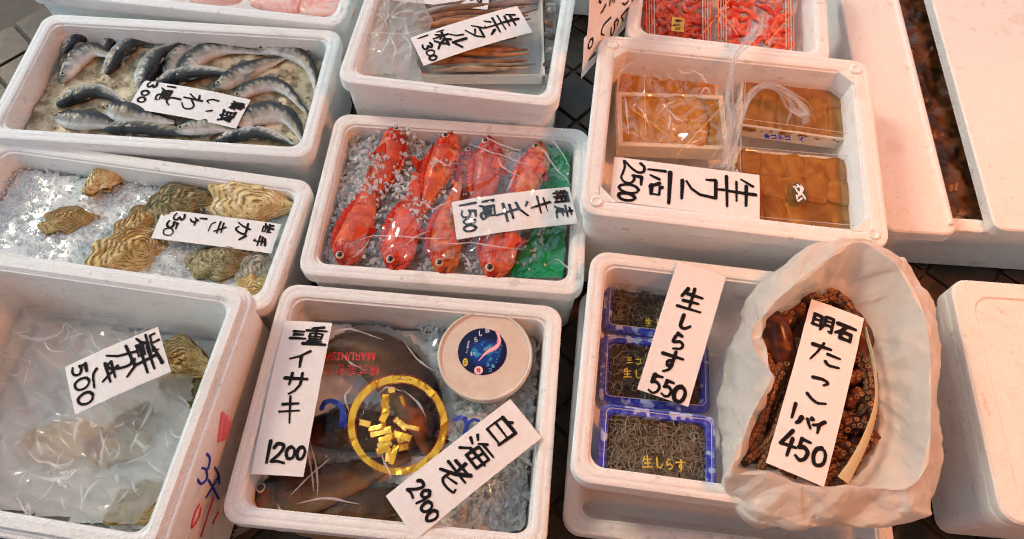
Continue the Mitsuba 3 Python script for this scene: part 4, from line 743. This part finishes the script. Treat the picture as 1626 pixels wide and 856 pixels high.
# ---- whitebait packs
def blue_col(p, n, uv):
    c = cell_or(p); return mix((.010, .035, .48), (.50, .60, .92), c)
def cell_or(p): return smoothstep(.56, .66, fbm(p.x*75, p.y*75, p.z*75, 2))*.85+.15*smoothstep(.4, .7, fbm(p.x*230, p.y*230, p.z*200, 2))
scene['blue_tray'] = {'type': 'twosided', 'bsdf': {'type': 'principled', 'base_color': proc(blue_col), 'roughness': .22, 'specular': .6, 'clearcoat': .5}}
B('dark_brine', type='principled', base_color=rgb(.055, .048, .030), roughness=.12, specular=.6); B('whitebait', type='principled', base_color=rgb(.20, .195, .15), roughness=.2, specular=.6, clearcoat=.5); B('whitebait_dark', type='principled', base_color=rgb(.085, .07, .042), roughness=.2, specular=.6)
ztb = .172
def bait_pack(label, px, z, n, seed, chars, dk=False):
    k = thing('whitebait_pack', label, 'food pack', 'blue packs of whitebait'); C = np.array(px2(px, z)); c = C.mean(0); ax = unit(C[1]+C[2]-C[0]-C[3]); ay = np.array([-ax[1], ax[0]])
    L = (np.linalg.norm(C[1]-C[0])+np.linalg.norm(C[2]-C[3]))/2; W = abs((C[0]-C[3]) @ ay)*.5+abs((C[1]-C[2]) @ ay)*.5; R = rotz(math.atan2(ax[1], ax[0])); o = np.r_[c, 0]
    rg = lambda ins, zz, rad: np.c_[rrect(L-2*ins, W-2*ins, rad, 6, 10), np.full(4*16+0, zz)][:0] if False else (lambda q: np.c_[q, np.full(len(q), z+zz)] @ R.T+o)(rrect(L-2*ins, W-2*ins, rad, 6, 10))
    part(k, 'tray', loft([rg(.012, -.030, .010), rg(.003, -.004, .014), rg(0, -.003, .014), rg(0, .000, .014), rg(.002, .0012, .013), rg(.013, .0012, .010), rg(.0145, -.002, .009), rg(.0165, -.022, .008)], True, False), 'blue_tray', 25)
    part(k, 'brine', loft([rg(.0125, -.008, .008), rg(.0122, -.0079, .008)], True, True), 'dark_brine', False)
    r = np.random.default_rng(seed); a, b = [], []
    for i in range(n):
        x, y = r.uniform(-1, 1, 2)*[L/2-.022, W/2-.022]; q = [np.r_[x, y, -.0075+r.uniform(0, .006)]]; h = r.uniform(0, 6.28)
        for s in range(5):
            h += r.normal(0, .75); nx = q[-1]+np.r_[math.cos(h)*.006, math.sin(h)*.006, r.normal(0, .0006)]; nx[:2] = np.clip(nx[:2], [-L/2+.014, -W/2+.014], [L/2-.014, W/2-.014]); nx[2] = np.clip(nx[2], -.0078, -.001); q.append(nx)
        (a if r.random() < (.35 if dk else .75) else b).append(tube(np.array(q) @ R.T+o+[0, 0, z], [.0006, .0010, .0009, .0007, .0003], 5, 12))
    part(k, 'whitebait', cat_mesh(a), 'whitebait', True, kind='stuff'); part(k, 'dark_whitebait', cat_mesh(b), 'whitebait_dark', True, kind='stuff')
    part(k, 'clear_lid', loft([rg(.0005, .0016, .014), rg(.0035, .003, .012), rg(.008, .010, .010), rg(.0095, .0112, .009), rg(.016, .0112, .007), rg(.017, .0104, .007)], False, True), 'lid_clear', 25)
    q = rg(.009, .0112, .009); part(k, 'lid_edge', tube(np.vstack([q, q[:2]]), .0007, 5, cap=False), 'lid_edge', True)  # pale loop drawn as the highlight round the lid
    for ch, x, y, s in chars: 
        p = at(x, y, z+.011); part(k, 'yellow_character', flat_mesh(strokes(ch, 0, 0, s, s*1.15, .0010), lambda xy, h: np.c_[xy+p[:2], np.full(len(xy), z+.0112)]), 'print_yellow', False)
bait_pack('blue whitebait pack at the back against the left wall, half under the card', [(962, 440), (1112, 458), (1110, 542), (957, 526)], ztb-.010, 260, 90, [('生', 1030, 512, .014), ('し', 1046, 513, .012)], True)
bait_pack('blue whitebait pack in the middle, half under the card', [(957, 528), (1124, 548), (1128, 656), (950, 640)], ztb-.006, 280, 91, [('生', 996, 592, .015), ('し', 1013, 594, .014), ('ら', 1030, 597, .014), ('三', 1000, 572, .010), ('コ', 1014, 574, .010)], True)
bait_pack('blue whitebait pack nearest the front rim, full of pale whitebait', [(948, 640), (1139, 662), (1134, 796), (951, 772)], ztb+.034, 620, 92, [('生', 1028, 733, .017), ('し', 1046, 735, .015), ('ら', 1063, 737, .015), ('す', 1081, 739, .016)])

# ---- octopus in the white bag
def octo_col(v, seed): q = lerp((.030, .010, .008), (.115, .030, .012), sst(.35, .65, meshkit.fbm(v*60, 3, seed))); return lerp(q, (.34, .10, .024), sst(.55, .75, meshkit.fbm(v*80, 3, seed+2))*.7)
def sucker_col(v, seed): return lerp((.20, .085, .030), (.44, .21, .085), meshkit.fbm(v*200, 2, seed))
rim_t = np.arange(10)*2*np.pi/10
def octo_arm(k, pts, r0, r1, seed, side=0.35):
    P = catmull([at(*p) for p in pts], 60); rad = np.linspace(r0, r1, 60)*(1+.06*np.sin(np.linspace(0, 30, 60)+seed)); v, f = tube(P, rad, 14)
    a = part(k, 'arm', (v, f), 'vc_wet', True, octo_col(v, seed)); t, A, Bv = frames(P); Bv = Bv*np.sign(Bv[:, 2:]+1e-9); ms = []; s = 3.0
    while s < 57:
        i = int(s); r = rad[i]
        for sg in (-1, 1):
            if math.sin(s*12.9+seed+sg) > .93: continue
            ang = side+sg*.42; n = Bv[i]*math.cos(ang)+A[i]*math.sin(ang); c = P[i]+n*r*.93+t[i]*(r*.2*sg); x = unit(np.cross(n, t[i])); y = np.cross(n, x); q = r*.33*(1+.18*math.sin(s*7.3+sg*2))
            rg = [c+n*h*q+(np.cos(rim_t)[:, None]*x+np.sin(rim_t)[:, None]*y)*w*q for w, h in ((1.0, -.3), (1.05, .25), (.85, .5), (.55, .42), (.3, .05))]
            ms.append(loft(rg, False, True))
        s += max(1.0, rad[i]*.95/(np.linalg.norm(P[-1]-P[0])/60+1e-4)*.62)
    v, f = cat_mesh(ms); part(a, 'sucker', (v, f), 'vc_wet', True, sucker_col(v, seed), kind='stuff')
zq = .235
k = thing('octopus', 'dark red brown octopus with a smooth mantle tip at the left of the bag', 'octopus', 'octopuses in the white bag')
mt = catmull([at(1226, 497, zq+.020), at(1232, 525, zq+.016), at(1240, 565, zq+.004), at(1250, 600, zq-.01)], 30); v, f = tube(mt, [.012, .021, .025, .026, .020], 18); part(k, 'mantle', (v, f), 'vc_wet', True, octo_col(v, 3)*1.25)
for i, (q, sd) in enumerate([([(1262, 540, .0), (1245, 580, .012), (1225, 625, .014), (1212, 675, .010), (1200, 725, .004)], .3), ([(1210, 560, .0), (1222, 590, .010), (1232, 625, .006), (1226, 665, -.004)], .2), ([(1255, 620, .0), (1240, 660, .012), (1222, 700, .014), (1180, 738, .006)], .0),
        ([(1240, 600, .0), (1225, 650, .004), (1198, 690, .004), (1186, 715, .0)], -.4), ([(1280, 680, .0), (1240, 705, .012), (1215, 730, .012), (1205, 748, .006)], .2), ([(1270, 640, -.004), (1250, 700, .002), (1240, 740, .004), (1262, 758, .0)], .5), ([(1230, 560, -.01), (1206, 585, -.004), (1200, 612, -.008), (1212, 640, -.012)], -.2)]):
    octo_arm(k, [(x, y, zq+z) for x, y, z in q], .0145, .0055, 10+i, sd)
k = thing('octopus', 'orange brown octopus with curled suckered arms at the right of the card', 'octopus', 'octopuses in the white bag')
v, f = ball(at(1345, 530, zq-.006), .040, (1, 1.2, .7), 3, rough=.1); part(k, 'mantle', (v, f), 'vc_wet', True, octo_col(v, 5))
for i, (q, sd) in enumerate([([(1330, 560, .0), (1362, 570, .014), (1378, 610, .014), (1370, 650, .010), (1345, 668, .004)], .3), ([(1340, 640, .004), (1366, 628, .014), (1384, 655, .012), (1376, 695, .006)], -.2), ([(1330, 600, .008), (1356, 600, .016), (1372, 590, .010), (1384, 600, .004)], .0),
        ([(1320, 690, .0), (1350, 672, .012), (1376, 680, .010), (1380, 715, .004)], .2), ([(1310, 730, .0), (1340, 712, .010), (1362, 722, .006), (1352, 752, .0)], .1), ([(1300, 755, .0), (1325, 742, .008), (1345, 735, .004)], .3), ([(1318, 470, .0), (1342, 485, .012), (1362, 520, .012), (1376, 560, .004)], .4), ([(1280, 470, .0), (1300, 480, .012), (1320, 474, .010), (1335, 490, .0)], .0), ([(1290, 745, .0), (1310, 765, .006), (1345, 762, .002)], .0)]):
    octo_arm(k, [(x, y, zq+z) for x, y, z in q], .0150, .005, 30+i, sd)
k = thing('octopus', 'darkest octopus lying at the bottom of the bag under the others', 'octopus', 'octopuses in the white bag')
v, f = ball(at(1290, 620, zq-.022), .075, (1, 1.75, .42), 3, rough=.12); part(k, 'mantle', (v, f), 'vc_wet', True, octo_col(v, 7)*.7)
rr_ = np.random.default_rng(17); AP = Polygon([(1236, 500), (1290, 472), (1366, 505), (1386, 560), (1394, 640), (1388, 715), (1345, 764), (1238, 748), (1172, 742), (1204, 660), (1230, 600)]).buffer(-10)
for i, (x0, y0, h0) in enumerate([(1240, 530, -1.5), (1225, 600, 1.9), (1215, 640, 1.2), (1190, 725, -.8), (1215, 700, -2.2), (1235, 735, .3), (1370, 540, 1.8), (1385, 600, 1.4), (1375, 660, 2.6), (1360, 700, 1.9), (1385, 690, 2.2), (1330, 745, .4), (1310, 480, .5), (1245, 640, 2.1), (1225, 560, 2.6), (1350, 620, .9)]):
    q = [(x0, y0)]; h = h0; cv = rr_.uniform(-.55, .55)
    for j in range(7):
        h += cv+rr_.normal(0, .12); p = (q[-1][0]+20*math.cos(h), q[-1][1]+20*math.sin(h))
        if not AP.contains(Point(p)): h += math.copysign(1.3, cv); p = (q[-1][0]+13*math.cos(h), q[-1][1]+13*math.sin(h))
        if not AP.contains(Point(p)): c_ = np.array([1295, 625])-np.array(q[-1]); c_ = c_/np.linalg.norm(c_); p = (q[-1][0]+14*c_[0], q[-1][1]+14*c_[1])
        q.append(p)
    octo_arm(k, [(x, y, zq-.006+.004*math.sin(j*1.7+i)) for j, (x, y) in enumerate(q)], .0160, .0065, 60+i, rr_.choice([-1, 1])*rr_.uniform(.5, 1.0))
BAG = [((1355, 386, .325), (1320, 468)), ((1400, 403, .325), (1345, 480)), ((1440, 440, .325), (1366, 505)), ((1472, 520, .32), (1386, 560)), ((1478, 640, .31), (1394, 640)), ((1472, 735, .295), (1388, 715)), ((1440, 775, .280), (1367, 750)), ((1390, 775, .272), (1345, 764)), ((1310, 777, .270), (1310, 770)), ((1270, 770, .268), (1272, 761)), ((1235, 757, .268), (1238, 748)), ((1205, 754, .270), (1208, 746)), ((1163, 750, .275), (1170, 743)),
       ((1174, 715, .28), (1184, 712)), ((1194, 660, .285), (1204, 660)), ((1221, 608, .29), (1229, 610)), ((1223, 592, .292), (1232, 593)), ((1211, 560, .295), (1219, 560)), ((1202, 535, .30), (1210, 537)), ((1221, 488, .31), (1234, 500)), ((1285, 437, .32), (1285, 472))]
OUT = [(1357, 381, .31), (1408, 398, .30), (1450, 434, .29), (1488, 512, .28), (1497, 640, .26), (1492, 762, .240), (1458, 820, .237), (1390, 834, .237), (1305, 838, .237), (1238, 836, .237), (1196, 826, .236), (1166, 800, .22), (1146, 768, .21), (1142, 715, .19), (1141, 650, .18), (1148, 590, .18), (1155, 560, .18), (1166, 530, .19), (1174, 505, .21), (1190, 468, .24), (1272, 402, .29)]
def loopres(Q, n=168):
    Q = np.asarray(Q); m = len(Q); return catmull(np.vstack([Q[-2:], Q, Q[:3]]), 20*(m+4)+1)[40:40+20*m][:, :]
lipL = loopres([at(*b) for b, a in BAG]); inL = loopres([at(a[0], a[1], zq+.004) for b, a in BAG]); outL = loopres([at(*o) for o in OUT]); ce = inL.mean(0)
flo = ce+(inL-ce)*.8-[0, 0, .055]; low = outL*[1, 1, 0]+[0, 0, 1]*np.minimum(outL[:, 2:], .19)*1.0; low = ce*[1, 1, 0]+(low-ce*[1, 1, 0])*[.95, .95, 1]
rows = []
for q in np.linspace(0, 1, 8, endpoint=False): rows.append(flo*(1-q)+inL*q)
for q in np.linspace(0, 1, 34, endpoint=False):
    w = inL*(1-q)+lipL*q; w[:, 2] -= .010*math.sin(math.pi*q); rows.append(w)
for q in np.linspace(0, 1, 48):
    w = lipL*(1-q)+outL*q; d = unit((lipL-ce)*[1, 1, 0]); rows.append(w+d*(.010*math.sin(math.pi*q))-np.array([0, 0, .004*math.sin(math.pi*q)]))
for q in np.linspace(.1, 1, 8): rows.append(outL*(1-q)+low*q)
V = np.array(rows); nrw, ncl = V.shape[:2]; q3 = V.reshape(-1, 3)
arc = np.r_[0, np.cumsum(np.linalg.norm(np.diff(lipL, axis=0), axis=1))]; per = arc[-1]+np.linalg.norm(lipL[0]-lipL[-1])
along = np.r_[0, np.cumsum(np.linalg.norm(np.diff(V, axis=0), axis=2).mean(1))]; PX = np.c_[np.tile(arc, nrw), np.repeat(along, ncl)]
disp = .013*(crumple(PX, 1, 14, .35, 0, per)-.5)+.017*(crumple(PX, 5, 24, .9, 0, per)-.5)+(.011*(crumple(PX, 2, 46, .45, .5, None)-.5)+.010*(crumple(PX, 6, 44, .4, -.7, None)-.5))*np.clip(np.minimum(PX[:, 0], per-PX[:, 0])/.03, 0, 1)+.0035*(crumple(PX, 3, 110, .8, 0, per)-.5)
rw = np.repeat(np.arange(nrw), ncl); amp = np.interp(rw, [0, 8, 30, 42, 50, 80, 97], [.3, .5, .7, .55, .9, .9, .6])
du = np.gradient(V, axis=0); dv = np.roll(V, -1, 1)-np.roll(V, 1, 1); nn = unit(np.cross(dv, du)).reshape(-1, 3)
V2 = q3+nn*(disp*amp)[:, None]
k = thing('white_plastic_bag', 'open crumpled white plastic bag holding the octopus', 'plastic bag'); scene[k] = mikit.ply((V2, quads(nrw, ncl)), 'bag_white', smooth=24)
k = thing('paper_strip', 'pale yellow strip standing between the octopus and the right side of the white bag', 'paper strip')
ps = catmull([at(1376, 520, .275), at(1390, 575, .280), at(1394, 640, .278), at(1382, 695, .274), at(1362, 740, .27), at(1346, 768, .265)], 40); w = np.interp(np.linspace(0, 1, 40), [0, .3, .6, 1], [.003, .004, .012, .018])[:, None]; nd = np.c_[np.gradient(ps[:, 1]), -np.gradient(ps[:, 0]), np.zeros(40)]; nd = unit(nd)
scene[k] = mikit.ply((np.stack([ps-nd*w*.2-[0, 0, .012], ps, ps+nd*w*.9+[0, 0, .002]], 1).reshape(-1, 3), quads(40, 3, False)), 'strip_yellow', smooth=True)
B('strip_yellow', type='principled', base_color=rgb(.62, .58, .36), roughness=.4)

# ---- oyster box with the clear bag, scribbles
ip = inner_poly(b_bag)
oyster('ochre oyster between the bag and the back wall, right of the card', at(292, 572, .125), .115, .075, .024, -.3, OCH, 21, (.3, 0), 2.2)
oyster('dark mossy oyster under the ochre one beside the bag', at(302, 612, .095), .11, .075, .022, -.5, GRN, 22, (.2, .1), 2.2)
oyster('amber oyster peeping out in the near right corner under the bag', at(222, 800, .10), .10, .07, .02, .3, BRN, 23, (0, 0), 2)
oyster('grey oyster showing faintly through the middle of the clear bag', at(205, 690, .105), .12, .08, .022, .9, BRN, 24, (0, 0), 2)
oyster('brown oyster under the bag near the left wall', at(100, 700, .105), .12, .08, .022, .2, OCH, 25, (0, 0), 2)
k = thing('crushed_ice', 'ice at the bottom of the oyster box with the clear bag', 'ice', kind='stuff')
part(k, 'bed', sheet(ip, lambda xy: .082+.012*meshkit.fbm(np.c_[xy*24, np.zeros(len(xy))], 3, 4), .01), 'ice_grey', 30, kind='stuff'); chips(k, ip, lambda x, y: .086, 420, .010, .02, 12)
k = thing('clear_bag', 'large crumpled clear bag stuffed over the oysters in the near left box', 'plastic bag')
bg = ip.intersection(pxpoly([(-40, 480), (180, 492), (225, 545), (300, 590), (292, 690), (262, 770), (190, 830), (-60, 800)], .15))
def zbag3(xy):
    dd = np.array([bg.exterior.distance(Point(p)) for p in xy]); return .088+.040*np.sqrt(np.clip(dd/.09, 0, 1))+.030*crumple(xy, 61, 18, .35, 1.1)+.028*crumple(xy, 62, 42, .32, .9)+.014*crumple(xy, 63, 90, .4, 1.3)
scene[k] = mikit.ply(sheet(bg, zbag3, .0025), 'bag_clear', smooth=True)
bb = BX[b_bag]; Rb = bb['R']; cb = np.r_[bb['c'], 0]
wl = lambda z: .25-np.interp(z, [.01, .236], [.014, .008])
def on_wall(px, py):
    P = Rb @ np.array([wl(.2), 0, .2])+cb; n = unit(Rb @ np.array([1, 0, -.026])); o = np.array([0, 0, CAMZ]); d = at(px, py, 0)-o; return o+d*((P-o) @ n)/(d @ n)+n*.0012
def wall_marks(name, lines, wpx, bs):
    for ln in lines:
        q = catmull([on_wall(*p) for p in ln], 6*len(ln)); part(b_bag, name, tube(q, wpx/FPX*.55, 6), bs, True)
wall_marks('blue_scribble', [[(325, 718), (332, 728), (329, 745)], [(316, 742), (311, 756), (318, 768), (327, 760), (326, 746), (318, 742)], [(330, 762), (338, 776), (346, 792)], [(345, 758), (335, 775), (326, 790)], [(340, 742), (346, 754), (347, 768)]], 4, 'blue_ink')
wall_marks('red_scribble', [[(316, 800), (308, 815), (303, 838), (314, 822), (318, 806)], [(338, 790), (328, 820), (318, 852)], [(346, 812), (336, 832)]], 3, 'red_ink')
B('pink_smear', type='principled', base_color=rgb(.72, .20, .28), roughness=.6)
wall_marks('pink_smear', [[(352, 655), (346, 700)], [(358, 660), (352, 698)], [(362, 668), (357, 694)]], 9, 'pink_smear')

# ---- pink fillets, far right box, hanging card, neighbours
ip = inner_poly(b_pink)
def fil_col(v, seed): q = lerp((.78, .30, .24), (.84, .48, .40), sst(.35, .65, meshkit.fbm(v*[25, 60, 25], 3, seed))); return lerp(q, (.86, .70, .64), sst(.82, .95, np.abs(np.sin(v[:, 0]*240+v[:, 1]*150+3*meshkit.noise(v*30, seed))))*.55)
for i, (x, y) in enumerate([(250, -20), (345, -8), (440, 4), (520, 14)]):
    k = thing('fish_fillet', ['pink fish fillet at the left of the near row in the top left box', 'second pink fish fillet from the left in the near row of the top left box', 'third pink fish fillet from the left in the near row of the top left box', 'pink fish fillet in the near right corner of the top left box'][i], 'fish fillet', 'pink fish fillets in the top left box'); m = trimesh.creation.icosphere(3, 1.0); v = np.array(m.vertices); v = np.sign(v)*np.abs(v)**.6*[.060, .030, .012]; v = v*(1+.15*(meshkit.noise(v*40+i*3, i)[:, None]-.5)); v = v @ rotz(-.15+.2*math.sin(i*2.1)).T+at(x, y, .185+.003*(i % 2))
    scene[k] = mikit.ply((v, np.array(m.faces)), 'vc_wet', smooth=True, color=np.clip(fil_col(v, i), 0, 1))
k = thing('plastic_film', 'shiny film over the pink fish fillets', 'plastic film'); scene[k] = mikit.ply(sheet(ip, lambda xy: .203+crinkle(xy, 71, .008, 18), .005), 'film', smooth=True)
ip = inner_poly(b_side); k = thing('brown_seaweed', 'dark orange brown seaweed filling the far right box', 'seaweed', kind='stuff')
gran('seaweed_brown', (.03, .012, .005), (.11, .042, .013), 45)
scene[k] = mikit.ply(sheet(ip, lambda xy: .118+.030*meshkit.fbm(np.c_[xy*20, np.zeros(len(xy))], 4, 5)+crinkle(xy, 91, .012, 24), .005), 'seaweed_brown', smooth=25)
P1 = at(923, 125, .245); dr_ = unit(at(995, 40, .245)-P1)
for lab, off, txt, sd in (('lower price card standing on its long side between squid and sea urchin boxes', np.zeros(3), [('し', .3, .66, .5, .5), ('ら', .6, .50, .6, .4), ('ル', .45, .34, .6, .4), ('1', .7, .86, .3, .3), ('尾', .5, .18, .6, .4), ('0', .3, .90, .3, .24)], 14),
                          ('upper price card standing behind the lower one by the prawn box', np.array([.003, .012, .082]), [('い', .4, .80, .6, .5), ('き', .5, .62, .7, .4), ('5', .4, .44, .5, .3), ('0', .6, .30, .4, .3), ('生', .5, .14, .6, .4)], 15)):
    sv = unit(np.array([.01, .40, .92])); b0 = P1+off+sv*.04; card(lab, None, None, txt, seed=sd, bend=.001, axes=(b0+dr_*.23, b0, -sv))
b_near = foam_box('white foam box on the floor below the octopus bag at the right', .960, .33, -5, .46, .40, .19, .185, .06)
k = thing('crate_cover', 'flat white foam lid closing the box at the near right', 'lid'); R5 = rotz(math.radians(-5))
part(k, 'panel', place(loft([np.c_[rrect(.46-2*i, .40-2*i, .03, 6, 6), np.full(4*12, z)] if len(rrect(.46-2*i, .40-2*i, .03, 6, 6)) == 48 else np.c_[rrect(.46-2*i, .40-2*i, .03, 6, 6), np.full(len(rrect(.46-2*i, .40-2*i, .03, 6, 6)), z)] for i, z in ((.002, .191), (0, .194), (0, .210), (.003, .214), (.03, .214), (.033, .211))], True, True), (.960, .33, 0), math.radians(-5)), 'foam', 25)

k = thing('crate_cover', 'long pale foam lid lying along the left rim of the far right box', 'lid'); pc = np.array([.765, .972, 0]); k3 = thing('crate_cover', 'wide foam lid covering the right part of the far right box', 'lid'); part(k3, 'panel', place(loft([np.c_[rrect(.25-2*i, .76-2*i, .02-i*.5, 6, 6), np.full(len(rrect(.25-2*i, .76-2*i, .02-i*.5, 6, 6)), z)] for i, z in ((.003, .161), (0, .164), (0, .187), (.003, .190))], True, True), np.array([1.03, 1.03, 0]), math.radians(-4.3)), 'foam', 25)
part(k, 'panel', place(loft([np.c_[rrect(.128-2*i, .64-2*i, .02-i*.5, 6, 6), np.full(len(rrect(.128-2*i, .64-2*i, .02-i*.5, 6, 6)), z)] for i, z in ((.003, .161), (0, .164), (0, .187), (.003, .190))], True, True), pc, math.radians(-4.3)), 'foam', 25)
part(k, 'ridge', place(tube([(.054, -.30, .190), (.054, 0, .190), (.054, .31, .190)], .006, 10), pc, math.radians(-4.3)), 'foam', 40)

# ---- whitish strips laid on the clear film as painted highlights
def glint_strips(parent, lines, z, w=.0018):
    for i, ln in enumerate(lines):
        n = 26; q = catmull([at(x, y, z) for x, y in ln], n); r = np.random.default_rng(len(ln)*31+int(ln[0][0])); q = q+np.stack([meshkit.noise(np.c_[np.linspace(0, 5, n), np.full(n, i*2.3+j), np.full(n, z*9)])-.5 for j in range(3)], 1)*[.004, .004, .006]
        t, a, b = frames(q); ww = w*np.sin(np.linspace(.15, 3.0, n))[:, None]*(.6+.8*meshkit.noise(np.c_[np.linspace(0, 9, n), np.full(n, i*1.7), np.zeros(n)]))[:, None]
        part(parent, 'fold', (np.stack([q-a*ww, q+b*ww*.8, q+a*ww*.9], 1).reshape(-1, 3), quads(n, 3, False)), 'glint_film', True)
scene['glint_film'] = {'type': 'blendbsdf', 'weight': .50, 'a': {'type': 'thindielectric', 'int_ior': 1.45}, 'b': {'type': 'principledthin', 'base_color': rgb(.92, .92, .92), 'roughness': .12, 'diff_trans': .6, 'spec_trans': 0.0}}  # semi-white film for the painted highlight strips
film_of = {v.get('label'): k for k, v in labels.items()}
glint_strips(film_of['clear crinkled film laid over the red fish and the green liner'], [[(556, 386), (600, 374), (660, 378), (720, 380)], [(700, 384), (760, 388), (830, 398)], [(742, 228), (790, 244), (842, 264)], [(856, 232), (880, 262), (908, 300)], [(802, 312), (812, 290), (818, 272)], [(872, 216), (890, 240), (906, 268)], [(672, 322), (690, 330), (716, 318)], [(640, 392), (662, 376), (684, 366)], [(790, 250), (800, 268), (826, 280)], [(880, 410), (900, 424), (922, 440)], [(560, 410), (574, 398), (586, 380)], [(730, 400), (742, 412), (748, 430)], [(760, 210), (800, 232), (830, 238)], [(690, 250), (706, 262), (730, 258)]], zf+.041)
glint_strips(film_of['glossy film stretched over the two wooden sea urchin trays'], [[(996, 138), (1012, 150), (1022, 148), (1010, 158)], [(1012, 164), (1022, 182), (1032, 202)], [(1046, 180), (1060, 166), (1076, 160)], [(1058, 172), (1072, 186), (1086, 196)], [(1068, 104), (1084, 114), (1098, 118)], [(1036, 116), (1050, 126), (1066, 124)], [(984, 118), (994, 106), (1010, 98)], [(1110, 150), (1122, 140), (1130, 152)], [(1100, 214), (1112, 208), (1124, 212)], [(1062, 180), (1064, 194), (1060, 206)], [(990, 150), (996, 180), (998, 215)], [(1092, 108), (1112, 118), (1124, 134)]], .266, .0022)
glint_strips('printed_bag', [[(484, 690), (492, 730), (498, 782)], [(492, 700), (502, 742), (504, 790)], [(462, 786), (490, 758), (524, 728)], [(540, 560), (556, 576), (580, 590)], [(640, 620), (664, 640), (676, 662)], [(600, 626), (616, 616), (640, 622)], [(676, 626), (696, 640), (708, 664)], [(560, 610), (548, 632), (556, 660)], [(604, 715), (612, 738), (622, 760)], [(470, 800), (520, 792), (570, 800)], [(520, 530), (560, 524), (610, 540)], [(640, 540), (664, 572), (690, 590)], [(440, 800), (452, 816), (480, 826)]], zi+.058, .0018)
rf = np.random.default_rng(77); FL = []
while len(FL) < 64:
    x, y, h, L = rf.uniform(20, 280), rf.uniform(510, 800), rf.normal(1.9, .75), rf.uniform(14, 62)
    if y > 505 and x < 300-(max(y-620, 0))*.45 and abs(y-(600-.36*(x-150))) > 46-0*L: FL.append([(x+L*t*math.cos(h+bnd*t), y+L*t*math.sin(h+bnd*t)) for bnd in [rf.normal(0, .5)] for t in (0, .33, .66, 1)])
for i, zz in enumerate((.150, .160, .170, .178)): glint_strips(film_of['large crumpled clear bag stuffed over the oysters in the near left box'], FL[i::4], zz, (.0026, .0016, .0034, .0012)[i])
glint_strips(film_of['knotted cloudy bag filling the left end of the squid box'], [[(566, 56), (600, 52), (640, 54), (672, 46)], [(620, 54), (612, 74), (600, 92)], [(606, 58), (590, 76), (574, 84)], [(640, 56), (652, 74), (650, 96)], [(616, 50), (610, 30), (590, 18)], [(632, 48), (648, 28), (668, 20)], [(620, 58), (628, 80), (620, 104)]], zh+.024, .0016)
